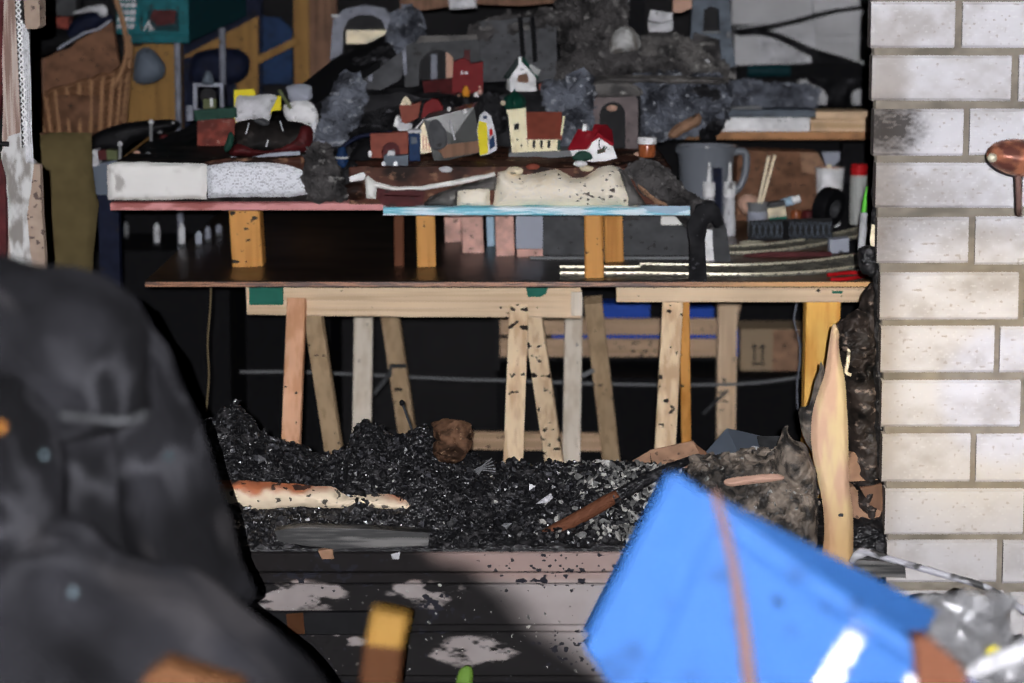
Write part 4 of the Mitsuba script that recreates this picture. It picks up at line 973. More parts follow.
def px_gable(x0, x1, yb, ye, yr, Y, depth, along='x', over=0.003, th=0.003):
    a, b = P(x0, yb, Y), P(x1, yb, Y)
    return gable(a[0], b[0], Y, Y + depth, a[2], zat(ye, Y), zat(yr, Y + (depth / 2 if along == 'x' else 0)), along, over, th)


def win(parent, pts, Y, m='black', name='window', label=None):
    return part(parent, name, slab(pts, Y - 0.0012, 0.003), m, label=label)


YC = PZ(540, 155, ZM)[1]
ch = thing('model_church', 'cream model church with green onion dome and red brown roof', 'model church')
part(ch, 'base', slab([(508, 160), (509, 153), (560, 151), (573, 150), (574, 156), (540, 159)], YC - 0.006, 0.11), 'grey_mid', label='grey base slab')
tx0, tx1 = xat(509, 130, YC), xat(528, 130, YC)
tw_ = part(ch, 'tower', loft(np.array([[P(512, 154, YC), P(528, 154, YC), P(528, 154, YC) + [0, .035, 0], P(512, 154, YC) + [0, .035, 0]], [P(508, 115, YC), P(526, 113, YC), P(526, 113, YC) + [0, .035, 0], P(508, 115, YC) + [0, .035, 0]], [P(506, 110, YC - .003), P(526, 108, YC - .003), P(526, 108, YC) + [0, .038, 0], P(506, 110, YC) + [0, .038, 0]]])), 'church_wall')
cdm = P(514.5, 110, YC + 0.017)
dome = [(0.006, -0.002), (0.016, 0.000), (0.0205, 0.008), (0.0215, 0.016), (0.019, 0.024), (0.012, 0.030), (0.005, 0.034), (0.002, 0.038), (0.0005, 0.042)]
dm = lathe(dome, [0, 0, 0], 48)
v = np.array(dm.vertices)
ang = np.arctan2(v[:, 1], v[:, 0])
v[:, :2] *= (1 + 0.07 * np.cos(8 * ang))[:, None]
dm.vertices = v + cdm
part(ch, 'dome', dm, 'green_gloss', 40, label='glossy dark green onion dome')
part(ch, 'finial', rock(P(503, 103, YC), (0.005, 0.004, 0.005), 1, 0.15, 2), 'cream', True, label='pale knob')
win(tw_, [(514, 124), (519, 123), (519, 129), (514, 130)], YC + 0.0, label='black belfry window')
win(tw_, [(516.5, 139), (518, 139), (518, 141), (516.5, 141)], YC)
win(tw_, [(521, 144), (522.5, 144), (522.5, 147), (521, 147)], YC)
w, r = px_gable(528, 560, 152.5, 137, 114, YC + 0.004, 0.07, 'x', 0.004, 0.003)
nv_ = part(ch, 'nave', w, 'church_wall')
part(ch, 'roof', r, 'rust_roof', label='red brown roof')
for x in (534, 541.5, 549):
    win(nv_, [(x - 1.4, 148), (x - 1.5, 141.5), (x, 139.8), (x + 1.4, 141), (x + 1, 148)], YC + 0.004)
part(ch, 'gable_edge', ptube([(561, 137), (564, 116)], YC + 0.006, 0.0022, 6), 'church_wall')
part(ch, 'door', slab([(557, 150), (558, 139), (560, 138), (560, 150)], YC + 0.001, 0.003), 'green_dark', label='dark green shrub edge')

YH = PZ(596, 161, ZM)[1]
rh = thing('toppled_house', 'tilted white model house with glossy crimson roof right of the church', 'model house')
part(rh, 'gable', slab([(582, 160), (583, 150), (590, 142), (598, 134), (607, 137), (613, 146), (617, 158), (606, 161), (592, 162)], YH - 0.03, 0.05, tilt=0.15), 'white')
part(rh, 'roof', quad(P(568, 148, YH - 0.025), P(578, 129, YH + 0.015), P(600, 132, YH - 0.01), P(587, 147, YH - 0.034), 0.006), 'crimson_roof', label='glossy crimson roof')
part(rh, 'roof', quad(P(590, 140, YH - 0.03), P(594, 124, YH + 0.01), P(607, 125, YH + 0.02), P(600, 134, YH - 0.034), 0.006), 'crimson_roof')
part(rh, 'roof', quad(P(598, 133, YH - 0.035), P(605, 124, YH + 0.02), P(612, 130, YH + 0.02), P(614, 144, YH - 0.03), 0.006), 'crimson_roof')
part(rh, 'side_wall', slab([(570, 150), (588, 147), (586, 160), (574, 160)], YH - 0.02, 0.03), 'white')
part(rh, 'chimney', beam(P(584, 131, YH), P(585, 124, YH), 0.008, 0.008), 'white')
part(rh, 'painted_tree', cat_(*[tube([P(603 + 4 * math.cos(t), 144 + 6.5 * math.sin(t), YH - 0.03) for t in np.linspace(a, a + 3.6, 12)], 0.0012, 5) for a in (0.4, 2.2)], ptube([(597, 152), (603, 151), (604, 146)], YH - 0.031, 0.002, 5)), 'green_gloss', True, label='dark green painted tree')
part(rh, 'painted_bush', puff([(572, 158), (580, 151), (590, 153), (592, 159), (580, 161)], YH - 0.032, 0.003, 0.004, 0.004, 0.001, 80, 2), 'green_dark', True, label='green painted bush')
part(rh, 'shutter', slab([(597, 150), (604, 148), (606, 152), (598, 154)], YH - 0.032, 0.003), 'brown_board')

YW = 5.34
wc = thing('white_chalet', 'white model chalet with dark green roof standing on the terrace', 'model house')
w, r = px_gable(511, 536, 91, 76, 60, YW, 0.055, 'y', 0.005, 0.004)
wl_ = part(wc, 'walls', turn(w, P(524, 91, YW), 10), 'white')
part(wc, 'roof', turn(r, P(524, 91, YW), 10), 'green_gloss', label='dark green roof')
part(wl_, 'gable_front', slab([(510, 92), (510, 78), (521, 61), (534, 75), (537, 91)], YW - 0.012, 0.008), 'white')
part(wc, 'finial', beam(P(520, 64, YW - 0.006), P(520, 57, YW - 0.006), 0.007, 0.006), 'white')
part(wl_, 'balcony', slab([(517, 82), (518, 75), (527, 74), (529, 80), (528, 83)], YW - 0.018, 0.008), 'brown_board', label='brown balcony')
win(wl_, [(520, 70), (522, 68), (524, 70)], YW - 0.013)
part(wc, 'snow_patch', quad(P(530, 64, YW - 0.001), P(541, 70, YW + 0.03), P(538, 75, YW + 0.0), P(531, 68, YW - 0.008), 0.002), 'white', label='white patch on the roof')
part(wc, 'side_window', slab([(539, 84), (543, 83), (543, 89), (539, 90)], YW + 0.004, 0.003), 'rust_roof')

YF = 5.32
fs = thing('fire_station', 'bright red model building with small white mark behind the clear box', 'model house')
part(fs, 'front', slab([(452, 92), (453, 62), (464, 58), (470, 62), (471, 94)], YF, 0.05), 'fire_red')
part(fs, 'wing', slab([(470, 95), (470, 64), (483, 62), (483, 95)], YF + 0.006, 0.05), 'fire_red')
part(fs, 'mark', cat_(slab([(460, 74), (462, 70), (463.5, 74)], YF - 0.002, 0.002), slab([(464.5, 74), (465, 71.5), (468, 71.5), (468, 74)], YF - 0.002, 0.002)), 'white_dim', label='small white mark')
part(fs, 'chimney', pbox(464, 50, 470, 62, YF + 0.01, 0.02), 'dark_red')
dr_ = thing('dark_red_roof', 'dark red box shaped roof left of the bright red building', 'model house')
part(dr_, 'roof', slab([(422, 82), (456, 79), (457, 100), (426, 104)], YF + 0.01, 0.05, tilt=0.4), 'dark_red')
part(dr_, 'wall', slab([(425, 104), (456, 99), (456, 108), (425, 110)], YF + 0.012, 0.05), 'rock_black')
for i, (x, y, r_, m, lab) in enumerate(((466, 93, 0.010, 'orange', 'small orange figure before the red building'), (459, 101, 0.007, 'peach', 'small tan figure left of the white bird figure'), (476, 99, 0.009, 'white', 'small white figure right of the orange one'), (480, 92, 0.006, 'pink_block', 'tiny pink figure beside the red building'))):
    f_ = thing('figurine', lab, 'figurine', 'tiny figures before the red model building')
    part(f_, 'body', rock(P(x, y, 5.26), (r_ * 0.8, r_ * 0.6, r_), i, 0.2, 2), m, True)
    part(f_, 'head', rock(P(x, y - 5, 5.26), (r_ * 0.45, r_ * 0.4, r_ * 0.45), i + 5, 0.1, 2), m, True)

Y5 = 5.12
h1 = thing('model_house', 'model house with red gabled roof and cream chimney top left of the smoky container', 'model house')
part(h1, 'roof', slab([(399, 106), (404, 104), (414, 104), (421, 102), (418, 118), (406, 124), (402, 122)], Y5, 0.03), 'rust_roof')
part(h1, 'gable_tip', slab([(400, 105), (404, 97), (406, 96), (411, 102), (411, 105)], Y5 - 0.003, 0.02), 'cream')
part(h1, 'wall', slab([(398, 128), (398, 115), (403, 122), (412, 124), (412, 140), (400, 140)], Y5 + 0.003, 0.03), 'white_dim')
part(h1, 'window', slab([(393, 126), (396, 116), (398, 117), (398, 128)], Y5 - 0.001, 0.02), 'white')
h2 = thing('model_house', 'small house with crimson domed roof behind the smoky container', 'model house')
part(h2, 'roof', slab([(421, 118), (424, 104), (432, 99), (438, 100), (443, 108), (442, 116)], Y5 + 0.05, 0.04), 'fire_red')
part(h2, 'wall', slab([(424, 118), (442, 116), (442, 150), (424, 150)], Y5 + 0.052, 0.03), 'cream')
h3 = thing('striped_house', 'narrow cream house with red stripes beside the blue tower figure', 'model house')
part(h3, 'front', slab([(419, 154), (419, 130), (424, 122), (431, 138), (433, 152)], 5.0, 0.03), 'cream')
for k in range(3):
    part(h3, 'stripe', ptube([(423 + k * 3, 135 + k * 2), (423.5 + k * 3, 151)], 4.9995, 0.0008, 5), 'red')
part(h3, 'roof_edge', ptube([(413, 132), (424, 119), (432, 138)], 4.998, 0.0026, 6), 'white')
bt2 = thing('blue_kiosk', 'narrow blue model tower left of the striped house', 'model tower')
part(bt2, 'body', pbox(409, 133, 420, 161, 4.97, 0.03), 'blue')
part(bt2, 'panel', pbox(411, 137, 417, 144, 4.968, 0.004), 'slate')
part(bt2, 'cap', pbox(408, 130, 421, 133.5, 4.965, 0.034), 'white_dim')
rg = thing('red_gate', 'dull red model gatehouse with dark arch on the brown ground', 'model house')
part(rg, 'wall', slab([(371, 158), (370, 134), (408, 132), (408, 158)], 4.97, 0.04, [arch_hole(391, 18, 142, 157.5)]), 'rust_roof')
part(rg, 'arch_shade', slab([(380, 158), (380, 140), (402, 140), (402, 158)], 5.005, 0.004), 'dark_red')
sg_ = thing('slate_house', 'bluish grey model building with white doors in front of the red gatehouse', 'model house')
part(sg_, 'body', slab([(383, 171), (384, 156), (390, 152), (396, 156), (408, 155), (408, 171)], 4.86, 0.03), 'slate')
part(sg_, 'gable', slab([(387, 156), (388, 151), (394, 150), (395, 155)], 4.857, 0.02), 'white_dim')
for x in (383.5, 395.5):
    part(sg_, 'door', slab([(x - 2, 171), (x - 2, 163), (x, 161), (x + 2, 163), (x + 2, 171)], 4.857, 0.004), 'white')
one('white_figure', rock(P(376, 169, 4.87), (0.003, 0.003, 0.008), 2, 0.1, 2), 'white_dim', 'small white figure left of the slate grey building', 'figurine')
one('pale_figure', rock(P(370, 154, 4.95), (0.004, 0.003, 0.007), 2, 0.1, 2), 'white', 'bright white speck figure left of the red gatehouse', 'figurine')
BPUMP = np.array([xat(342, 160, 4.86), 4.86, ZM - 0.004])
bp = thing('blue_pump', 'blue figure like pump tower on the dark ground left of the gatehouse', 'model tower')
part(bp, 'body', lathe([(0.012, -0.004), (0.014, 0.006), (0.010, 0.012), (0.011, 0.020), (0.008, 0.024), (0.007, 0.032), (0.002, 0.034)], BPUMP, 14), 'blue', True)
part(bp, 'band', lathe([(0.0125, 0), (0.0125, 0.004)], BPUMP + [0, 0, 0.012], 14), 'white_dim')
one('black_dome', puff([(348, 172), (350, 154), (360, 143), (372, 140), (376, 150), (376, 172)], 5.02, 0.03, 0.03, 0.008, 0.004, 30, 3), 'black_matte', 'black burnt dome left of the red gatehouse', 'dome', smooth=True)
one('blue_edge', ptube([(338, 152), (348, 143), (362, 136), (392, 132)], 5.0, 0.004, 6, 3), 'navy', 'dark blue rim curving over the black dome', 'rim', smooth=True)

# smoky clear container, leaflet stand, jar
sb = thing('smoky_box', 'tilted smoky grey transparent container behind the striped house', 'container')
A = [P(425, 119, 4.99), P(474, 107, 5.0), P(482, 152, 5.0), P(436, 163, 4.98)]
Bk = [P(430, 113, 5.08), P(478, 102, 5.09), P(486, 140, 5.09), P(440, 152, 5.08)]
part(sb, 'front', quad(*A, 0.003), 'smoky')
part(sb, 'side', quad(A[0], Bk[0], Bk[3], A[3], 0.003), 'smoky')
part(sb, 'side', quad(A[1], Bk[1], Bk[2], A[2], 0.003), 'smoky')
part(sb, 'top', quad(A[0], A[1], Bk[1], Bk[0], 0.003), 'smoky')
part(sb, 'brown_filling', slab([(434, 160), (433, 146), (478, 141), (481, 152)], 4.984, 0.003), 'brown_board', label='brown lower part')
part(sb, 'bright_edge', ptube([(450, 120), (455, 140)], 4.983, 0.0015, 6), 'white_dim', label='bright crease')
part(sb, 'oval_patch', puff([(428, 138), (430, 122), (438, 120), (446, 132), (446, 146), (434, 150)], 4.984, 0.002, 0.004, 0.005, 0, 20, 1), 'panel_grey', True)
for x, y in ((449, 109), (465, 111)):
    part(sb, 'white_tip', rock(P(x, y, 4.98), (0.004, 0.004, 0.005), 3, 0.2, 2), 'white', True)
lf = thing('leaflet_stand', 'round topped yellow and white card left of the church tower', 'card')
part(lf, 'card', slab([(480, 156), (477, 130), (480, 115), (485, 111), (491, 116), (496, 135), (497, 150), (489, 154)], 4.985, 0.004), 'white_dim')
part(lf, 'yellow_half', slab([(480, 155.5), (477.5, 131), (479, 121), (487, 123), (488, 153)], 4.983, 0.003), 'yellow', label='yellow half')
part(lf, 'print', slab([(483, 116), (487, 116), (487, 119), (483, 119)], 4.983, 0.003), 'blue')
part(lf, 'print', slab([(489, 140), (494, 135), (495, 146), (490, 150)], 4.983, 0.003), 'blue')
part(lf, 'print', slab([(489, 130), (492, 128), (493, 134), (490, 137)], 4.983, 0.003), 'red')
jq = PZ(647, 157, ZM + 0.001)
jr = thing('paint_jar', 'small amber jar with white lid right of the tunnel portal', 'jar')
part(jr, 'glass', lathe([(0.014, 0), (0.0165, 0.003), (0.0165, 0.022), (0.014, 0.026)], jq, 20), 'amber', 40)
part(jr, 'lid', lathe([(0.0175, 0.025), (0.0185, 0.027), (0.0185, 0.036), (0.017, 0.038), (0.001, 0.038)], jq, 24), 'white', 40, label='white lid')
# ------------------------------------------------------------------ left deck clutter


def deck(px, py, z=None):
    return PZ(px, py, ZL if z is None else z)


q = deck(215, 146)
YQ = q[1]
rx_ = thing('red_box', 'worn red box with dark green lid on the left deck', 'box')
part(rx_, 'body', beam(P(216, 146, YQ) + [0, .03, 0], P(216, 119, YQ) + [0, .03, 0], 38 * YQ / F_PX, 0.06, (1, 0, 0), 0.002), 'red_box')
part(rx_, 'lid', beam(P(216, 119, YQ) + [0, .03, 0], P(215, 109, YQ) + [0, .03, 0], 43 * YQ / F_PX, 0.068, (1, 0, 0), 0.003), 'green_dark', label='dark green lid')
mc = thing('model_machine', 'small bluish grey metal frame machine standing on the red box', 'machine')
z = YQ + 0.03
part(mc, 'frame', slab([(193, 110), (193, 83), (223, 83), (224, 110)], z, 0.02, [[(197, 109), (197, 87), (220, 87), (220, 109)]]), 'steel')
part(mc, 'wheel', turn(lathe([(0.004, 0), (0.016, 0.0), (0.018, 0.004), (0.016, 0.010), (0.004, 0.010)], P(208, 96, z + 0.012), 20, [0, 1, 0]), P(208, 96, z), 0), 'black', 40)
part(mc, 'motor', pbox(203, 99, 216, 109, z - 0.004, 0.02), 'olive')
part(mc, 'pin', pbox(210, 98, 213, 107, z - 0.006, 0.004), 'white_dim')
part(mc, 'head', puff([(202, 84), (204, 74), (208, 70), (212, 74), (214, 84)], z, 0.012, 0.01, 0.005, 0.003, 50, 2), 'slate', True)
part(mc, 'side_roll', lathe([(0.006, 0), (0.008, 0.002), (0.008, 0.03), (0.006, 0.032)], P(190, 121, z), 12), 'steel', 40)

pk = thing('yellow_packet', 'yellow packet with silver crumpled bag on the left deck', 'packet')
YK = q[1] + 0.01
part(pk, 'card', slab([(234, 124), (234, 90), (254, 89), (256, 96), (276, 96), (281, 96), (281, 110), (272, 111), (268, 122), (240, 124)], YK, 0.004), 'yellow')
part(pk, 'bag', puff([(236, 98), (250, 96), (276, 95), (272, 108), (268, 122), (252, 121), (237, 122)], YK - 0.004, 0.010, 0.02, 0.006, 0.006, 50, 5), 'white_dim', True, label='silvery bag')
cb2 = thing('clear_bag', 'crumpled clear and white plastic bag right of the yellow packet', 'bag')
part(cb2, 'lower', puff([(284, 106), (294, 102), (308, 101), (316, 108), (317, 124), (306, 125), (288, 121)], YK - 0.002, 0.014, 0.02, 0.006, 0.008, 45, 6), 'white', True)
part(cb2, 'upper', puff([(287, 90), (288, 85), (310, 85), (312, 92), (308, 102), (292, 102)], YK + 0.01, 0.012, 0.02, 0.006, 0.008, 45, 8), 'foam_grey', True, label='greyer upper roll')
part(cb2, 'edge_strip', slab([(311, 108), (316, 108), (316, 146), (312, 147)], YK - 0.012, 0.004), 'white_dim')
part(cb2, 'stick', beam(P(279, 90, YK - 0.02), P(291, 109, YK - 0.02), 0.007, 0.004), 'olive', label='flat greenish stick')
q = deck(270, 160)
bb = thing('black_bag', 'melted black and dark red bag lying in front of the yellow packet', 'bag')
part(bb, 'body', puff([(232, 156), (234, 140), (236, 124), (252, 120), (264, 122), (290, 122), (308, 126), (313, 142), (312, 153), (280, 156), (246, 160)], q[1] + 0.05, 0.045, 0.04, 0.008, 0.012, 30, 9), 'ground_black', True)
part(bb, 'red_side', puff([(232, 156), (234, 146), (244, 142), (262, 148), (290, 140), (300, 126), (311, 128), (313, 148), (306, 152), (270, 155)], q[1] + 0.028, 0.022, 0.014, 0.007, 0.008, 40, 10), 'dark_red', True, label='dark red lower side')
part(bb, 'rim', ptube([(231, 158), (246, 160), (272, 155), (300, 153)], q[1] - 0.004, 0.0045, 6, 3), 'foam_grey', True, label='grey lower rim')
for a_, b_ in (((249, 123), (246, 134)), ((280, 121), (283, 131)), ((268, 140), (266, 147))):
    part(bb, 'white_stick', tube([P(*a_, q[1] - 0.005), P(*b_, q[1] - 0.008)], 0.0014, 6), 'white_dim', label='pale stick')
part(bb, 'buckle', puff([(254, 121), (262, 118), (270, 123), (264, 126)], q[1] - 0.002, 0.006, 0.006, 0.005, 0.002, 40, 4), 'dark_grey', True)
part(bb, 'green_scrap', puff([(224, 149), (226, 142), (230, 132), (234, 136), (232, 146), (227, 152)], q[1] + 0.02, 0.006, 0.006, 0.005, 0.003, 50, 11), 'green_dark', True, label='green scrap at the left side')
one('hose_loop', ptube([(312, 147), (318, 142), (325, 143), (329, 149), (330, 158)], deck(320, 158)[1], 0.0034, 7, 4), 'steel', 'thin pale hose loop beside the melted black bag', 'hose', smooth=True)

q = deck(130, 152)
trn = thing('black_tray', 'sooty black tray and rail bridge at the back left of the deck', 'tray')
part(trn, 'tray', puff([(90, 148), (94, 134), (120, 124), (150, 120), (176, 120), (178, 126), (160, 134), (134, 142), (122, 152), (98, 152)], 5.44, 0.02, 0.02, 0.008, 0.004, 30, 12), 'black', True)
part(trn, 'bridge', quad(P(118, 160, 5.12), P(205, 118, 5.5), P(215, 124, 5.5), P(150, 163, 5.05), 0.01), 'black_matte')
part(trn, 'brown_stripe', beam(P(126, 157, 5.10), P(150, 138, 5.36), 0.008, 0.006), 'ochre_board', label='ochre strip')
for i, (x, y, r_, m, lab) in enumerate(((137, 153, 0.007, 'peach', 'small tan lump leftmost behind the cream foam block'), (148, 154, 0.006, 'grey_mid', 'small grey lump second behind the cream foam block'), (157, 156, 0.006, 'peach', 'small tan lump third behind the cream foam block'), (160, 132, 0.005, 'grey_mid', 'grey speck among the black tray edge'), (164, 137, 0.008, 'dark_red', 'dark red speck beside the black tray'), (173, 123, 0.003, 'white_dim', 'tiny pale dot on the black tray end'))):
    one('bead', rock(P(x, y, 5.06 if y > 140 else 5.36), (r_, r_ * 0.8, r_ * 0.7), i, 0.3, 2), m, lab, 'lump', smooth=True)
for i, (x, y0, y1, m, lab) in enumerate(((120, 141, 160, 'grey_mid', 'grey peg standing at the left end of the cream foam block'), (151, 119, 144, 'grey_mid', 'white topped peg standing by the black tray'))):
    k = thing('peg', lab, 'peg')
    Yp = 5.02 if i == 0 else 5.30
    part(k, 'shaft', ptube([(x, y1), (x, y0 + 3)], Yp, 0.0036, 8), m, True)
    part(k, 'head', rock(P(x, y0 + 3, Yp), (0.0055, 0.0055, 0.0055), i, 0.08, 2), 'white_dim', True)
ci = thing('striped_box', 'small white and dark red striped box left of the cream foam block', 'box')
part(ci, 'white_end', slab([(90, 151), (97, 149), (99, 165), (92, 167)], 5.3, 0.04), 'white_dim')
part(ci, 'red_band', slab([(97, 151), (106, 150), (107, 160), (98, 160)], 5.302, 0.04), 'dark_red')
part(ci, 'ochre_band', slab([(106, 150), (117, 151), (117, 160), (106, 160)], 5.304, 0.04), 'olive')
part(ci, 'base', slab([(92, 165), (118, 160), (118, 195), (96, 195)], 5.31, 0.06), 'sheet_grey')
part(ci, 'stand', bx(xat(97, 190, 5.31), xat(117, 190, 5.31), 5.32, 5.36, 0, zat(194, 5.31)), 'navy')
oc = thing('olive_sack', 'olive brown fabric hanging beside the left jamb', 'fabric')
part(oc, 'cloth', puff([(30, 134), (60, 132), (91, 134), (92, 165), (95, 190), (99, 205), (97, 225), (94, 250), (91, 290), (88, 330), (30, 330)], 5.15, 0.02, 0.04, 0.012, 0.008, 10, 4, curve=False), 'olive_cloth', True)
part(oc, 'pole', bx(xat(20, 134, 5.15), xat(92, 134, 5.15), 5.15, 5.18, zat(136, 5.15), zat(133.5, 5.15)), 'brown_board')
for x in (-0.98, -0.88):
    part(oc, 'post', bx(x, x + 0.03, 5.19, 5.22, 0, zat(135, 5.17)), 'brown_board')

# ------------------------------------------------------------------ far left background
YS = 6.05
bk = thing('wicker_basket', 'brown wicker basket with arched handle at the upper left', 'basket')
cxk, zt_, zb_ = xat(80, 100, YS), zat(80, YS), zat(133, YS)
zt_ = zat(84, YS)
for k in range(11):
    t = k / 10
    r_ = 0.112 - 0.018 * t
    pts = [[cxk + r_ * 1.02 * math.cos(a) + 0.0, YS + 0.09 * r_ / 0.11 * math.sin(a), zt_ + (zb_ - zt_) * t + 0.034 * math.cos(a) * (1 - t) + 0.0022 * math.cos(a * 13 + math.pi * k)] for a in np.linspace(0, 2 * math.pi, 53)]
    part(bk, 'weaver', tube(pts, 0.0068 if k else 0.009, 6), 'wicker', True)
for k in range(26):
    a = 2 * math.pi * k / 26
    part(bk, 'stake', tube([[cxk + 0.116 * math.cos(a), YS + 0.096 * math.sin(a), zt_ + 0.034 * math.cos(a) + 0.004], [cxk + 0.099 * math.cos(a), YS + 0.082 * math.sin(a), zb_]], 0.0062, 6), 'wicker_light', True)
part(bk, 'liner', lathe([(0.001, 0), (0.085, 0), (0.095, 0.05), (0.1, zt_ - zb_ - 0.02)], [cxk, YS, zb_], 30), 'carton_brown', True)
for o in (0, 5):
    part(bk, 'handle', ptube([(106 + o, -30), (116 + o, 0), (123 + o, 22), (127 + o * 0.6, 50), (121 + o * 1.5, 72), (112 + o * 2.5, 88)], YS - 0.06 + 0.01 * o, 0.006, 7, 4), 'wicker_light', True, label='arched handle')
bc2 = thing('brown_carton', 'plain brown carton leaning inside the wicker basket', 'carton')
part(bc2, 'front', slab([(36, 100), (36, 62), (50, 56), (112, 22), (119, 66), (100, 80), (66, 92)], YS - 0.075, 0.03), 'carton_brown')
part(bc2, 'left_side', slab([(34, 102), (34, 62), (44, 58), (44, 98)], YS - 0.08, 0.03), 'brown_board')
dbg = thing('dark_bag', 'black and navy folded bag with white sheet lying in the basket', 'bag')
part(dbg, 'black_part', puff([(26, 30), (40, 26), (70, 30), (74, 44), (50, 54), (32, 56)], YS - 0.08, 0.03, 0.03, 0.01, 0.008, 20, 1), 'black_matte', True)
part(dbg, 'navy_part', puff([(62, 46), (70, 24), (84, 14), (100, 12), (112, 18), (88, 34), (66, 44)], YS - 0.085, 0.02, 0.02, 0.01, 0.006, 20, 2), 'navy', True)
part(dbg, 'white_sheet', puff([(74, 12), (90, 6), (104, 5), (108, 14), (102, 17), (94, 12), (76, 14)], YS - 0.10, 0.006, 0.006, 0.006, 0.003, 30, 3), 'white_dim', True)
part(dbg, 'edge_strip', ptube([(58, 49), (64, 45), (84, 33), (99, 29), (111, 20)], YS - 0.115, 0.003, 6), 'foam_grey', True)
one('red_tin', pbox(38, 17, 68, 29, YS - 0.02, 0.06), 'red_box', 'blurry bright red item above the black bag at upper left', 'item')
one('grey_case', pbox(32, -30, 76, 16, YS + 0.02, 0.08), 'dark_grey', 'dark grey case behind the red item at upper left', 'case')

YT = 6.0
tc = thing('teal_crate', 'teal plastic crate with slotted front at the top left', 'crate')
part(tc, 'front', slab([(132, 42), (128, -40), (189, -40), (188, 42)], YT, 0.008, [[(134, 30), (131, -30), (140, -30), (142, 30)], [(146, 30), (148, 10), (184, 10), (184, 32)]]), 'teal')
part(tc, 'lip', pbox(131, 35, 189, 43, YT - 0.012, 0.03), 'teal')
part(tc, 'corner_post', pbox(178, -40, 189, 42, YT - 0.006, 0.02), 'teal')
part(tc, 'side', quad(P(189, 42, YT), P(189, -40, YT), P(247, -40, YT + 0.28), P(246, 16, YT + 0.28), 0.006), 'teal_dark', label='dark right side')
part(tc, 'inside', slab([(142, 35), (142, -40), (188, -40), (188, 35)], YT + 0.03, 0.004), 'teal_dark')
tcp = part(tc, 'slat_panel', slab([(116, 34), (118, -40), (142, -40), (140, 36)], YT + 0.001, 0.004), 'teal')
for r_ in range(5):
    for k in range(3):
        part(tcp, 'slot', slab([(120 + k * 6 + r_ * -0.6, -4 + r_ * 7), (125 + k * 6 + r_ * -0.6, -4 + r_ * 7), (124 + k * 6 + r_ * -0.6, 0.5 + r_ * 7), (119 + k * 6 + r_ * -0.6, 0.5 + r_ * 7)], YT - 0.004, 0.003), 'white_dim')
part(tc, 'mark', cat_(ptube([(144, 30), (149, 21), (150, 31)], YT - 0.006, 0.0022, 6), ptube([(150, 26), (154, 30)], YT - 0.006, 0.0022, 6)), 'white', True, label='white mark')
part(tc, 'dark_print', slab([(150, 18), (154, 8), (176, 8), (175, 24), (157, 26)], YT + 0.01, 0.004), 'dark_red')
for x, x2, y0, y1 in ((177, 178, 42, 120), (222, 223, 28, 110)):
    a = P(x, y0, YT + (0.1 if x > 200 else 0.02))
    part(tc, 'leg', tube([a, [a[0], a[1], ZK]], 0.0075, 10), 'steel', True, label='metal leg')
one('grey_cloth', puff([(134, 80), (136, 56), (146, 48), (156, 52), (164, 62), (166, 72), (160, 80), (148, 84)], 6.08, 0.03, 0.03, 0.01, 0.008, 20, 5), 'sheet_grey', 'grey blue cloth hanging below the teal crate', 'cloth', smooth=True)
ZNB = zat(128, 6.4)
one('back_bench', bx(-1.35, -0.45, 6.36, 6.8, 0, ZNB), 'black_matte', 'black bench at the back carrying the ochre cupboard boards', 'bench')
cbd = thing('ochre_cupboard', 'ochre wooden cupboard boards behind the teal crate legs', 'cupboard')
part(cbd, 'panel', bx(xat(122, 80, 6.3), xat(178, 80, 6.3), 6.37, 6.4, ZNB, zat(20, 6.3)), 'ochre_board')
part(cbd, 'panel', slab([(184, 56), (258, 16), (258, 92), (240, 86), (240, 48), (184, 58)], 6.42, 0.02), 'ochre_board')
part(cbd, 'dark_inside', slab([(178, 130), (178, 20), (262, -10), (262, 130)], 6.46, 0.02), 'navy')
part(cbd, 'low_board', slab([(236, 84), (258, 74), (258, 96), (238, 90)], 6.40, 0.02), 'ochre_board')
one('navy_coat', puff([(190, 70), (196, 52), (230, 48), (246, 54), (250, 66), (244, 80), (224, 86), (194, 84)], 6.34, 0.03, 0.03, 0.012, 0.01, 16, 6), 'navy', 'dark navy cloth bundle behind the crate legs', 'cloth', smooth=True)
one('blue_tarp', slab([(258, 84), (258, 16), (280, 18), (292, 30), (292, 84)], 6.5, 0.03), 'blue', 'dull blue panel right of the ochre cupboard', 'panel')
wfr = thing('timber_stand', 'brown wooden posts with slanting brace behind the ramp road', 'wooden frame')
part(wfr, 'post', bx(xat(293, 50, 6.35), xat(308, 50, 6.35), 6.38, 6.42, ZNB, zat(-60, 6.35)), 'ochre_board')
part(wfr, 'brace', beam(P(258, 60, 6.34), P(298, 40, 6.34), 0.018, 0.018), 'ochre_board')
part(wfr, 'panel', slab([(306, 80), (306, -60), (338, -60), (334, 66)], 6.4, 0.02), 'brown_board', label='dark brown panel')
part(wfr, 'post', bx(xat(332, 50, 6.45), xat(338, 50, 6.45), 6.42, 6.46, ZNB, zat(-60, 6.4)), 'brown_board')

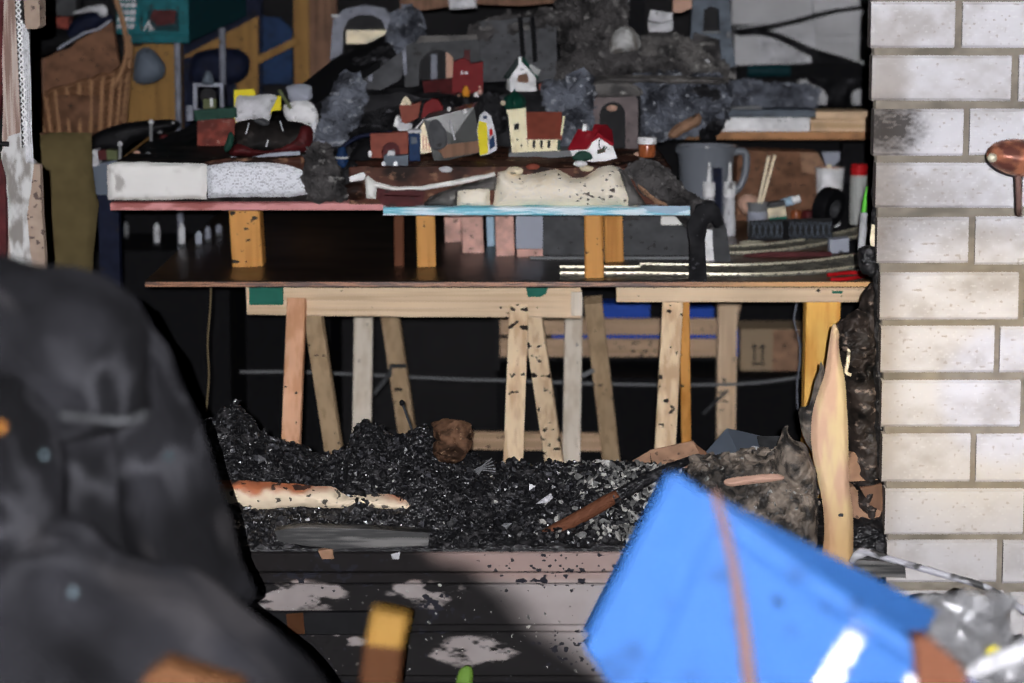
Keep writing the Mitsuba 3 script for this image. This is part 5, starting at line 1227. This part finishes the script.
# ------------------------------------------------------------------ right side: rear shelf, back wall blocks, clutter on the lower board
YV = 5.66
ZV = zat(132, YV)
rs = thing('rear_shelf', 'long brown edged shelf board behind the grey jug', 'shelf')
part(rs, 'board', bx(xat(686, 135, YV), 0.80, YV, YV + 0.5, ZV - 0.017, ZV, 0.002), 'shelf_edge')
for x in (705, 868):
    part(rs, 'support', bx(xat(x, 160, 5.95) - 0.02, xat(x, 160, 5.95) + 0.02, 5.9, 5.95, ZT, ZV - 0.017), 'black_matte')
wbx = thing('white_foam_bar', 'long white foam bar with dark top on the rear shelf', 'foam bar')
part(wbx, 'bar', bx(xat(711, 124, YV), xat(810, 124, YV), YV + 0.004, YV + 0.08, ZV, zat(117.5, YV), 0.002), 'white')
part(wbx, 'dark_top', bx(xat(716, 112, YV), xat(816, 112, YV), YV + 0.01, YV + 0.10, zat(117.5, YV), zat(110, YV), 0.002), 'slate')
part(wbx, 'grey_scrap', slab([(728, 110), (734, 107), (760, 106), (764, 110)], YV + 0.03, 0.03), 'grey_mid')
for y0, y1, lab, x0 in ((120.5, 131.5, 'pale wooden plank lying on the rear shelf, lower of two', 811), (111.5, 119.8, 'pale wooden plank lying on the rear shelf, upper of two', 816)):
    m = bx(xat(x0, 120, YV), 0.78, YV + 0.002, YV + 0.10, ZV if y0 > 115 else zat(119.9, YV), zat(y0, YV) if y0 > 115 else zat(y0, YV), 0.002)
    if y0 > 115:
        m = bx(xat(x0, 120, YV), 0.78, YV + 0.002, YV + 0.10, ZV, zat(120.0, YV), 0.002)
    one('plank', m, 'pale_plank', lab, 'plank', 'pale planks on the rear shelf')
one('driftwood', puff([(668, 136), (674, 126), (684, 120), (692, 116), (698, 113), (702, 118), (698, 126), (686, 132), (676, 138)], 5.30, 0.014, 0.012, 0.005, 0.005, 45, 7), 'carton_burnt', 'tan jagged wood scrap lying on the rocks above the jug', 'wood scrap', smooth=True)
YW2 = 6.78
wbk = wall_back
for i, (x0, y0, x1, y1) in enumerate(((733, -60, 812, 25), (814, -60, 880, 12), (735, 33, 762, 66), (764, 34, 812, 66), (816, 10, 880, 36), (814, 40, 878, 70), (800, 76, 835, 106), (840, 82, 880, 108), (640, -60, 730, 30))):
    if i < 8:
        part(wbk, 'stone_block', pbox(x0, y0, x1, y1, YW2 + (0.01 if i % 2 else 0), 0.06, 0.004), 'block_grey')
part(wbk, 'pale_plate', slab([(758, 37), (815, 34), (816, 50), (812, 62), (758, 64)], YW2 - 0.006, 0.01), 'white_dim', label='pale plate')
part(wbk, 'render_patch', slab([(733, 30), (736, 28), (840, 12), (872, 8), (872, 72), (846, 66), (800, 44), (734, 36)], YW2 + 0.014, 0.03), 'block_grey')
bn = thing('charred_branch', 'black charred branching roots lying across the pale back wall', 'branch')
for pts, r_ in (([(734, 32), (780, 25), (836, 11), (880, 6)], [0.008, 0.007, 0.006, 0.004]), ([(738, 33), (760, 32), (782, 38), (812, 52), (840, 62), (872, 74)], [0.009, 0.009, 0.009, 0.011, 0.016, 0.016]), ([(815, 54), (824, 66), (838, 82), (840, 104)], [0.013, 0.022, 0.028, 0.03]), ([(820, 78), (850, 74), (874, 72)], [0.016, 0.014, 0.012])):
    part(bn, 'root', ptube(pts, 6.68, np.interp(np.linspace(0, len(pts) - 1, (len(pts) - 1) * 4 + 1), range(len(pts)), r_), 8, 4), 'rock_black', True)
part(bn, 'clump', puff([(814, 58), (826, 52), (850, 66), (868, 72), (872, 84), (852, 92), (850, 110), (830, 110), (826, 92), (806, 80)], 6.68, 0.04, 0.04, 0.012, 0.02, 16, 3), 'rock_black', True)
one('black_board', slab([(738, 66), (860, 62), (862, 78), (738, 80)], 6.6, 0.03), 'black_matte', 'black board lying below the pale back wall blocks', 'board')
one('teal_roll', ptube([(748, 71), (790, 70)], 6.586, 0.016, 10), 'teal_dark', 'dark teal roll lying on the black board at the back', 'roll', smooth=True)
hs = thing('back_support', 'dark cabinet carrying the charred roots and rocks at the back', 'cabinet')
part(hs, 'body', bx(xat(560, 100, 6.5), 0.95, 6.42, 6.74, 0, zat(108, 6.6)), 'black_matte')
bp2 = thing('black_pot', 'black dark upright case at the right end under the rear shelf', 'case')
part(bp2, 'body', pbox(843, 143, 868, 185, 5.8, 0.05), 'black_matte')

q = PZ(706, 237, ZT)
YJ = 5.52
jb = P(707, 231, YJ)
jz = ZT
jh = zat(147, YJ) - jz
s_ = YJ / F_PX
jg = thing('grey_jug', 'translucent dark grey plastic measuring jug with handle', 'jug')
prof = [(0.001, 0.002), (0.045, 0.0), (0.050, 0.004), (0.054, jh * 0.35), (0.058, jh * 0.75), (0.061, jh * 0.93), (0.064, jh * 0.95), (0.0645, jh), (0.0615, jh), (0.058, jh * 0.93), (0.053, jh * 0.5), (0.048, 0.01), (0.001, 0.008)]
part(jg, 'body', lathe(prof, [jb[0], YJ + 0.05, jz], 40), 'jug_grey', 40)
hx = xat(736, 160, YJ)
part(jg, 'handle', tube([P(731, 153, YJ + 0.05), P(741, 151, YJ + 0.05), P(746, 155, YJ + 0.05), P(746, 168, YJ + 0.05), P(743, 180, YJ + 0.05), P(737, 190, YJ + 0.05), P(731, 191, YJ + 0.05)], 0.008, 10, 4), 'jug_grey', True)
part(jg, 'spout', puff([(676, 152), (678, 147), (690, 146), (688, 156)], YJ + 0.04, 0.012, 0.01, 0.005, 0, 20, 1), 'jug_grey', True)
part(jg, 'scale_strip', slab([(713, 168), (722, 168), (722, 216), (713, 216)], YJ - 0.012, 0.003), 'navy', label='blue scale strip')
part(jg, 'glint', rock(P(707, 147.5, YJ - 0.016), (0.004, 0.002, 0.002), 1, 0.1, 2), 'white', label='bright glint on the rim')
for i, (x, lab) in enumerate(((708.5, 'left white nozzle glue bottle before the jug'), (729, 'right white nozzle glue bottle before the jug'))):
    q = PZ(x, 235, ZT)
    Yb = q[1]
    s_ = Yb / F_PX
    gb = thing('glue_bottle', lab, 'bottle', 'white glue bottles before the jug')
    H = lambda py: zat(py, Yb) - ZT
    part(gb, 'body', lathe([(0.001, 0), (6.4 * s_, 0), (6.6 * s_, 0.003), (6.4 * s_, H(218)), (5.6 * s_, H(216)), (5.6 * s_, H(200)), (4.6 * s_, H(197))], [q[0], Yb, ZT], 24), 'white_dim', 40)
    gbc = part(gb, 'collar', lathe([(5.8 * s_, H(197)), (6.0 * s_, H(195)), (6.0 * s_, H(184)), (5.4 * s_, H(182)), (0.001, H(182))], [q[0], Yb, ZT], 24), 'white', 40)
    part(gbc, 'nozzle', lathe([(2.4 * s_, H(182.5)), (2.2 * s_, H(179)), (1.0 * s_, H(163)), (0.001, H(162.5))], [q[0], Yb, ZT], 14), 'white', 40)
q = PZ(780, 214, ZT)
cbx = thing('cardboard_box', 'brown cardboard box at the back behind the jug handle', 'box')
YCb = 5.80
part(cbx, 'front', slab([(736, 226), (738, 150), (800, 152), (818, 153), (826, 168), (826, 226)], YCb, 0.09), 'carton_brown')
part(cbx, 'flap', slab([(800, 152), (818, 153), (826, 168), (824, 176), (802, 172)], YCb - 0.003, 0.003), 'carton_burnt', label='lighter flap')
one('grey_paper', slab([(822, 152), (846, 152), (836, 164), (828, 172)], 5.86, 0.01), 'foam_grey', 'bluish grey paper corner behind the cardboard box', 'paper')
q = PZ(757, 238, ZT)
Yj = q[1]
sj = thing('stick_jar', 'small glass jar with rolled paper holding two wooden sticks', 'jar')
sjj = part(sj, 'jar', lathe([(0.001, 0), (0.018, 0), (0.020, 0.004), (0.020, zat(207, Yj) - ZT), (0.0225, zat(204, Yj) - ZT), (0.0225, zat(202, Yj) - ZT), (0.017, zat(203, Yj) - ZT)], [q[0], Yj, ZT], 24), 'grey_mid', 40)
part(sjj, 'label', lathe([(0.0206, zat(221, Yj) - ZT), (0.0206, zat(211, Yj) - ZT)], [q[0], Yj, ZT], 24), 'foam_grey', True, label='pale label')
for i, (a_, b_, lab) in enumerate((((758, 205), (769, 156), 'left pale wooden stick standing in the small jar'), ((761, 206), (775, 155), 'right pale wooden stick standing in the small jar'))):
    one('wooden_stick', beam(P(*a_, Yj - 0.006 + i * 0.008), P(*b_, Yj - 0.006 + i * 0.01), 0.0062, 0.0045, (1, 0, 0), 0.0015), 'stick_wood', lab, 'stick', 'wooden sticks in the small jar')
one('crumpled_paper', puff([(738, 204), (742, 196), (752, 194), (758, 200), (756, 210), (744, 214)], Yj + 0.02, 0.012, 0.012, 0.005, 0.006, 60, 4), 'peach', 'crumpled pale paper left of the stick jar', 'paper', smooth=True)
tbx = thing('glue_tube', 'pale blue tube with white cap lying behind the black fence', 'tube')
part(tbx, 'body', tube([P(764, 207, 5.5), P(780, 204, 5.49), P(793, 200, 5.48)], [0.006, 0.009, 0.010], 10), 'pale_blue', True)
part(tbx, 'cap', tube([P(792, 200.5, 5.48), P(800, 198.5, 5.48)], 0.0085, 10), 'white', True)
crm = thing('cream_box', 'small cream box with dark lid before the wooden sticks', 'box')
part(crm, 'body', slab([(769, 221), (768, 209), (785, 206), (787, 219)], 5.42, 0.03), 'cream')
part(crm, 'lid', slab([(768, 208), (770, 203), (785, 201), (786, 206)], 5.425, 0.03), 'dark_grey')
part(crm, 'label', slab([(769, 221), (769, 218), (787, 216), (787, 219)], 5.418, 0.002), 'green_pad')
one('red_cap', lathe([(0.001, 0), (0.018, 0), (0.018, 0.012), (0.015, 0.018), (0.001, 0.018)], PZ(809, 222, ZT) + [0, 0, 0.008], 20), 'dark_red', 'dull dark red round cap behind the black fence', 'pot', smooth=40)  # a loose red cap standing alone on the board
one('amber_jar', lathe([(0.001, 0), (0.012, 0), (0.012, 0.02), (0.010, 0.026), (0.001, 0.026)], PZ(796, 222, ZT) + [0, 0.0, 0], 16), 'amber', 'small orange brown jar left of the dark red cap', 'jar', smooth=40)
one('grey_lump', rock(PZ(806, 218, ZT) + [0, 0.03, 0.045], (0.014, 0.012, 0.012), 4, 0.15, 2), 'slate', 'grey rounded lump above the dark red cap', 'lump', smooth=True)
q = PZ(830, 216, ZT)
Yc = 5.68
cu = thing('white_cup', 'white plastic cup with tan rim behind the black tape roll', 'cup')
c0 = P(829, 222, Yc)
cuw = part(cu, 'wall', lathe([(0.001, 0), (0.022, 0), (0.024, 0.003), (0.031, zat(169, Yc) - ZT), (0.0325, zat(167.5, Yc) - ZT), (0.030, zat(167.5, Yc) - ZT), (0.022, 0.01)], [c0[0], Yc, ZT], 28), 'white', 40)
part(cu, 'content', lathe([(0.001, zat(166, Yc) - ZT), (0.029, zat(167.5, Yc) - ZT)], [c0[0], Yc, ZT], 20), 'peach', True)
part(cu, 'blob', rock(P(829, 166.5, Yc - 0.02), (0.006, 0.006, 0.006), 1, 0.1, 2), 'cream', True)
Yr = 5.50
tr_ = thing('tape_roll', 'black tape roll standing upright before the white cup', 'tape roll')
ctr = P(829, 207, Yr)
ax = np.array([0.75, -0.62, -0.18])
rr_ = 0.042
part(tr_, 'roll', lathe([(rr_ * 0.45, -0.016), (rr_ * 0.96, -0.016), (rr_, -0.012), (rr_, 0.012), (rr_ * 0.96, 0.016), (rr_ * 0.45, 0.016), (rr_ * 0.45, -0.016)], ctr, 36, ax), 'black', 40)
part(tr_, 'core', lathe([(rr_ * 0.30, -0.012), (rr_ * 0.46, -0.012), (rr_ * 0.46, 0.017), (rr_ * 0.30, 0.017), (rr_ * 0.30, -0.012)], ctr, 28, ax), 'dark_grey', 40)
Ys = PZ(858, 224, ZT)[1]
c0 = P(858, 224, Ys)
s_ = Ys / F_PX
H = lambda py: zat(py, Ys) - ZT
sc_ = thing('spray_can', 'grey spray can with red cap beside the charred post', 'can')
part(sc_, 'can', lathe([(0.001, 0), (8.2 * s_, 0), (8.8 * s_, 0.003), (8.8 * s_, H(178)), (8.0 * s_, H(175)), (7.2 * s_, H(174))], [c0[0], Ys, ZT], 28), 'can_grey', 40)
part(sc_, 'cap', lathe([(8.4 * s_, H(175)), (8.4 * s_, H(166)), (7.6 * s_, H(164)), (0.001, H(164))], [c0[0], Ys, ZT], 28), 'red', 40, label='red cap')
gn = thing('green_nozzle_tube', 'white tube with bright green nozzle beside the spray can', 'tube')
part(gn, 'nozzle', ptube([(864, 212), (865, 200), (867, 186)], 5.02, [0.0052, 0.0042, 0.001], 10), 'green_bright', True, label='bright green nozzle')
part(gn, 'body', ptube([(862, 250), (864, 213)], 5.02, [0.0085, 0.0075], 12), 'white_dim', True)
part(gn, 'bottom', ptube([(866, 280), (865, 252)], 4.98, 0.008, 12), 'can_grey', True)
one('white_scrap', slab([(872, 224), (877, 226), (876, 245), (874, 262), (870, 240)], 3.925, 0.006), 'cream', 'cream strip between the green nozzle tube and the bricks', 'scrap')

# black lattice fence of a model bridge
Yf = PZ(790, 242, ZT)[1]
fn = thing('lattice_fence', 'black plastic lattice bridge side lying behind the tracks', 'model bridge')
part(fn, 'panel', slab([(748, 241), (750, 221), (790, 219), (792, 240)], Yf, 0.008), 'black')
part(fn, 'panel', slab([(790, 240), (790, 219), (832, 218), (833, 238)], Yf + 0.004, 0.008), 'black')
for k in range(14):
    x = 752 + k * 5.8
    part(fn, 'lattice_bar', cat_(ptube([(x, 238), (x + 4, 222)], Yf - 0.003, 0.0012, 5), ptube([(x + 4, 238), (x, 222)], Yf - 0.003, 0.0012, 5)), 'slate', True)
part(fn, 'bracket', beam(P(786, 250, Yf - 0.03), P(786, 222, Yf - 0.005), 0.012, 0.012), 'black')
part(fn, 'foot', pbox(770, 248, 800, 253, Yf - 0.04, 0.02), 'black')
gbx = thing('grey_block', 'small light grey block standing by the rear track', 'block')
q = PZ(840, 255, ZT)
part(gbx, 'body', slab([(830, 254), (830, 240), (849, 238), (849, 252)], q[1], 0.035), 'foam_grey')
part(gbx, 'hole', rock(P(841, 252, q[1]), (0.004, 0.003, 0.003), 2, 0.1, 2), 'dark_grey')
one('jar_lid', lathe([(0.001, 0.003), (0.024, 0.003), (0.026, 0.0), (0.026, 0.006), (0.024, 0.006), (0.023, 0.004), (0.001, 0.004)], PZ(752, 245, ZT), 28), 'brass', 'flat round metal jar lid before the lattice fence', 'lid', smooth=40)


def track(pts_front, pts_rear, lab, nsl):
    t = thing('model_track', lab, 'model track')
    f_ = [PZ(x, y, ZT + 0.006) for x, y in pts_front]
    r_ = [PZ(x, y, ZT + 0.006) for x, y in pts_rear]

    def cr(p, n=8):
        p = np.array(p)
        o = []
        for i in range(len(p) - 1):
            a, b, c, d = p[max(i - 1, 0)], p[i], p[i + 1], p[min(i + 2, len(p) - 1)]
            for k in range(n):
                u = k / n
                o.append(0.5 * (2 * b + (c - a) * u + (2 * a - 5 * b + 4 * c - d) * u * u + (3 * b - a - 3 * c + d) * u ** 3))
        return np.array(o + [p[-1]])
    F_, R_ = cr(f_), cr(r_)
    for L in (F_, R_):
        rings = [[p + [0, -0.004, -0.004], p + [0, 0.004, -0.004], p + [0, 0.003, 0.001], p + [0, -0.003, 0.001]] for p in L]
        part(t, 'rail', loft(np.array(rings)), 'brass')
    bed = [[a + [0, -0.012, -0.0055], b + [0, 0.012, -0.0055], b + [0, 0.010, -0.0035], a + [0, -0.010, -0.0035]] for a, b in zip(F_, R_)]
    part(t, 'bed', loft(np.array(bed)), 'track_bed', label='grey ballast bed')
    for k in np.linspace(1, len(F_) - 2, nsl):
        i = int(k)
        a, b = F_[i], R_[i]
        part(t, 'sleeper', beam(a + [0, -0.008, -0.003], b + [0, 0.008, -0.003], 0.006, 0.003, (1, 0, 0), 0.0005), 'track_bed')


track([(640, 272), (700, 273), (760, 273), (820, 270), (872, 263)], [(640, 263), (700, 264), (760, 263.5), (820, 259), (872, 251)], 'curved brass model track at the front right of the board', 22)
track([(728, 252), (770, 250), (820, 243), (872, 232)], [(728, 246), (770, 243), (820, 236), (872, 224)], 'second brass model track curving behind the first one', 16)
track([(560, 272), (610, 272), (640, 272)], [(560, 266), (610, 266), (640, 266)], 'short dark track end left of the tunnel arch', 8)
pr = thing('red_pliers', 'red handled pliers lying on the board edge near the post', 'pliers')
for i, pts in enumerate(([(828, 275), (845, 273), (860, 272.5), (868, 273)], [(831, 279.5), (846, 279), (860, 276.5), (868, 274)])):
    part(pr, 'handle', tube([PZ(x, y, ZT + 0.006) for x, y in pts], 0.0038, 8, 3), 'red', True)
part(pr, 'jaw', tube([PZ(866, 273.5, ZT + 0.006), PZ(880, 274, ZT + 0.006)], [0.006, 0.003], 8), 'steel', True)
one('red_card', slab([(744, 255), (770, 252), (832, 252), (832, 256), (790, 257), (745, 258)], PZ(790, 257, ZT)[1], 0.01), 'dark_red', 'dark red flat strip between the two tracks', 'strip')

# ------------------------------------------------------------------ in front of the window
# copper ornament hanging at the bricks
co = thing('copper_ornament', 'rusty copper mushroom shaped garden ornament on a rod before the brick wall', 'ornament')
cpts = [(987, 157), (990, 147), (1000, 141), (1014, 139), (1030, 141), (1040, 150), (1036, 168), (1024, 176), (1008, 174), (994, 167)]
coc = part(co, 'cap', puff(cpts, 3.62, 0.03, 0.035, 0.005, 0.002, 40, 3), 'copper', True)
part(coc, 'eye', lathe([(0.001, 0.003), (0.004, 0.003), (0.0065, 0.0), (0.0065, -0.004)], P(992.5, 158, 3.588), 16, [0, -1, 0]), 'brass', True, label='brass ring')
A = P(1018, 170, 3.62)
part(co, 'rod', tube([A, P(1019, 200, 3.62), P(1019, 211, 3.66), P(1019, 214, 3.91)], 0.0045, 8, 4), 'strap_brown', True)

gc = thing('grey_cable', 'bent grey cable running down to the right before the bricks', 'cable')
part(gc, 'sheath', tube([P(852, 562, 3.86), P(858, 553, 3.85), P(866, 552, 3.84), P(900, 562, 3.80), P(945, 575, 3.77), P(980, 585, 3.75), P(1000, 595, 3.73), P(1024, 611, 3.70), P(1060, 640, 3.66)], 0.0052, 8, 4), 'cable_grey', True)
part(gc, 'torn_end', tube([P(851, 562, 3.86), P(856, 556, 3.85), P(871, 551, 3.84)], [0.003, 0.007, 0.004], 7), 'white_dim', True)

# upholstered armchair, left foreground
YA_ = 2.28
ac = thing('armchair', 'dusty charcoal upholstered armchair in the blurred left foreground', 'armchair')


def wr_(x, z):
    return 0.012 * np.sin(x * 55 + z * 30) + 0.02 * (meshkit.fbm(np.stack([x * 9, z * 7, x * 0], -1), 3, 4) - 0.5)


acb = part(ac, 'backrest', puff([(-180, 262), (-60, 246), (0, 249), (40, 262), (90, 270), (128, 290), (150, 326), (152, 380), (146, 420), (80, 440), (-60, 440), (-180, 420)], YA_ - 0.02, 0.09, 0.10, 0.012, 0.012, 12, 3, ridge=wr_), 'fabric', True)
part(ac, 'wing', puff([(128, 300), (150, 326), (170, 352), (188, 395), (204, 440), (222, 500), (240, 560), (256, 600), (200, 610), (130, 560), (110, 430)], YA_ + 0.08, 0.07, 0.06, 0.012, 0.012, 14, 5, ridge=wr_), 'fabric', True)
part(ac, 'seat_side', puff([(20, 420), (140, 424), (210, 470), (238, 570), (230, 640), (120, 640), (40, 600)], YA_ + 0.10, 0.05, 0.08, 0.012, 0.008, 14, 7), 'fabric', True)
part(ac, 'armrest', puff([(-120, 388), (-40, 376), (20, 384), (48, 414), (60, 450), (64, 490), (58, 540), (30, 570), (-120, 580)], 2.12, 0.09, 0.06, 0.012, 0.010, 12, 9, ridge=wr_), 'fabric', True)
part(ac, 'seat_cushion', puff([(-160, 540), (0, 530), (64, 520), (90, 532), (112, 556), (150, 566), (188, 570), (236, 606), (280, 642), (318, 676), (346, 730), (300, 800), (-160, 800)], 2.10, 0.10, 0.06, 0.012, 0.014, 10, 11, ridge=wr_), 'fabric', True)
part(acb, 'seam', tube([P(62, 416, 2.165), P(84, 418, 2.155), P(105, 420, 2.15), P(128, 421, 2.15), P(146, 414, 2.17)], 0.0030, 7, 4), 'dark_grey', True)
zs0 = P(100, 760, 2.15)[2]
part(ac, 'base', bx(-0.75, -0.19, 2.10, 2.34, 0.10, zs0 - 0.03, 0.02), 'fabric')
for x in (-0.72, -0.20):
    for y in (2.12, 2.28):
        part(ac, 'foot', bx(x, x + 0.05, y, y + 0.05, -0.02, 0.10), 'brown_board')
for i, (x, y, r_, Yf_, m, lab) in enumerate(((44, 455, 0.0018, 2.02, 'fleck_blue', 'pale blue fleck on the armrest of the armchair'), (73, 592, 0.0022, 2.0, 'fleck_blue', 'larger pale blue fleck low on the seat of the armchair'), (169, 457, 0.0016, 2.10, 'teal', 'dim teal fleck in the dark hollow of the armchair'), (1, 427, 0.004, 2.02, 'orange_fleck', 'orange fleck at the left edge on the armrest'))):
    one('fleck', rock(P(x, y, Yf_), (r_, r_ * 0.7, r_ * 1.3), i, 0.25, 2), m, lab, 'fleck', smooth=True)

# the heap of debris the front things lie in, below the frame
hz = P(500, 720, 2.3)[2]


def heap(x, y):
    return np.minimum(0.18 + (hz - 0.20) * np.exp(-((x - 0.28) / 0.55) ** 2 * 1.2 - ((y - 2.3) / 0.6) ** 2) + 0.05 * (meshkit.fbm(np.stack([x, y, x * 0], -1) * 9, 4, 3) - 0.5), 10)


one('debris_heap', field(-0.10, 1.3, 80, 1.5, 3.3, 80, heap, -0.02), 'earth', 'dark heap of wet debris below the blue crate', 'debris', kind='stuff')

bx_ = thing('blue_crate', 'bright blue plastic crate tipped on its corner in the foreground', 'crate')
Lt, Ft, Rt_ = P(684, 480, 2.22), P(716, 500, 2.02), P(985, 706, 2.02)
Lt = P(673, 479, 2.035)
dv = P(640, 683, 2.02) - P(716, 510, 2.02)
Lb, Fb, Rb = P(589, 640, 2.16), None, None
Fb = Ft + dv * 1.25
Lb = Lt + (P(589, 642, 2.035) - Lt) * 1.0
Rb = Rt_ + dv * 1.25
FB2 = P(628, 700, 2.02)
part(bx_, 'side', quad(Lt, Ft, FB2, Lb, 0.005), 'blue_plastic')
part(bx_, 'front', quad(Ft, Rt_, Rb, FB2, 0.005), 'blue_plastic')
part(bx_, 'bottom', quad(Lb, FB2, Rb, Rb + [0, 0.3, 0], 0.005), 'blue_plastic')
part(bx_, 'back', quad(Lt + [0, 0.02, 0], Rt_ + [0.01, 0.3, 0], Rb + [0, 0.3, 0], Lb + [0, 0.02, 0], 0.005), 'blue_plastic')
rim_n = np.array([0.012, 0, 0.016])
part(bx_, 'rim', beam(P(671, 480, 2.04), P(983, 702, 2.01), 0.012, 0.016, (0, 1, 0), 0.005), 'blue_plastic')
PN = np.cross(Rt_ - Ft, Rb - Ft)
PN /= np.linalg.norm(PN)
PN = PN if PN[1] < 0 else -PN


def on_crate(px, py, off=0.0):
    o = np.array([0, 0, ZC])
    d = P(px, py, 2.0) - o
    return o + d * (((Ft - o) @ PN) / (d @ PN)) + PN * off


def patch(pts, th=0.0012):
    q = smooth_pts(pts, 3)
    return loft(np.array([[on_crate(x, y, -0.001) for x, y in q], [on_crate(x, y, th) for x, y in q]]))


part(bx_, 'rim_step', beam(on_crate(712, 524, 0.002), on_crate(958, 704, 0.002), 0.005, 0.006, (0, 1, 0), 0.002), 'blue_plastic')
part(bx_, 'corner_rib', beam(on_crate(712, 534, 0.001), on_crate(642, 690, 0.001), 0.006, 0.005, (1, 0, 0), 0.002), 'blue_plastic')
part(bx_, 'smear', patch([(860, 612), (872, 611), (877, 622), (858, 650), (836, 690), (812, 690), (832, 652), (848, 630)]), 'white', label='white smear')
part(bx_, 'smear', patch([(908, 672), (920, 668), (924, 684), (916, 700), (904, 700)]), 'white', label='white smear')
for i, (x, y) in enumerate(((778, 602), (856, 604), (838, 664), (846, 668), (776, 600))):
    part(bx_, 'soot_spot', patch([(x - 3, y), (x, y - 4), (x + 4, y - 1), (x + 2, y + 4)], 0.0016), 'navy')
one('brown_strap', tube([P(714, 492, 2.0), P(724, 525, 1.995), P(735, 572, 1.995), P(741, 610, 1.995), P(746, 650, 1.995), P(752, 705, 1.995)], [0.003, 0.0036, 0.0042, 0.0052, 0.0055, 0.0055], 8, 0), 'strap_brown', 'thin brown strip hanging down over the blue crate', 'strip', smooth=True)
one('rusty_board', slab([(914, 640), (928, 638), (962, 668), (985, 720), (930, 720), (918, 680)], 1.97, 0.02), 'rust_brown', 'rusty brown board end in front of the blue crate', 'board')
fo = thing('foil_heap', 'crumpled silver foil heap in front of the bricks at lower right', 'foil')
for i, (pts, Y, T, amp) in enumerate((([(890, 612), (930, 596), (975, 590), (1005, 600), (1010, 630), (985, 655), (930, 650), (900, 636)], 2.75, 0.05, 0.05), ([(905, 630), (950, 622), (1000, 640), (1020, 670), (960, 680), (925, 664)], 2.65, 0.04, 0.05), ([(940, 665), (1000, 650), (1060, 640), (1060, 700), (980, 720), (940, 700)], 2.6, 0.04, 0.05))):
    part(fo, 'fold', puff(pts, Y, T, 0.05, 0.011, amp * 0.9, 55, i * 3 + 2, Tb=0.04), 'foil', False)
part(fo, 'strip', tube([P(972, 672, 2.52), P(1000, 660, 2.5), P(1040, 645, 2.5)], [0.009, 0.011, 0.010], 8), 'white_dim', True, label='pale strip')
one('yellow_scrap', rock(P(994, 652, 2.52), (0.008, 0.005, 0.006), 1, 0.3, 2), 'yellow', 'small yellow green scrap on the foil heap', 'scrap')
bpst = thing('burnt_post', 'blurred orange topped burnt wooden stake at the bottom', 'stake')
S0, S1 = P(388, 606, 2.25), P(366, 760, 2.25)
S2 = S1 + (S1 - S0) * 3.6
part(bpst, 'stake', beam(P(384, 642, 2.25), [S2[0], 2.25, -0.02], 0.034, 0.03, (1, 0, 0), 0.003), 'rust_dim')
part(bpst, 'tip', beam(P(391, 611, 2.25), P(384, 644, 2.25), 0.033, 0.029, (1, 0, 0), 0.004), 'tip_wood', label='fresh orange tip')
q0 = P(190, 676, 1.86)
one('loose_board', slab([(138, 720), (142, 682), (164, 664), (200, 676), (240, 688), (250, 720)], 1.86, 0.03), 'orange_dim', 'blurred orange brown board at the bottom beside the armchair', 'board')
gl = thing('green_leaf', 'small bright green leaf at the bottom edge', 'leaf')
part(gl, 'blade', puff([(457, 690), (458, 674), (464, 667), (471, 668), (472, 680), (467, 700)], 3.3, 0.002, 0.006, 0.004, 0.002, 60, 3), 'leaf_green', True)
part(gl, 'stem', tube([P(464, 690, 3.3), [P(464, 690, 3.3)[0] + 0.005, 3.3, 0.15]], 0.002, 6), 'green_dark', True)
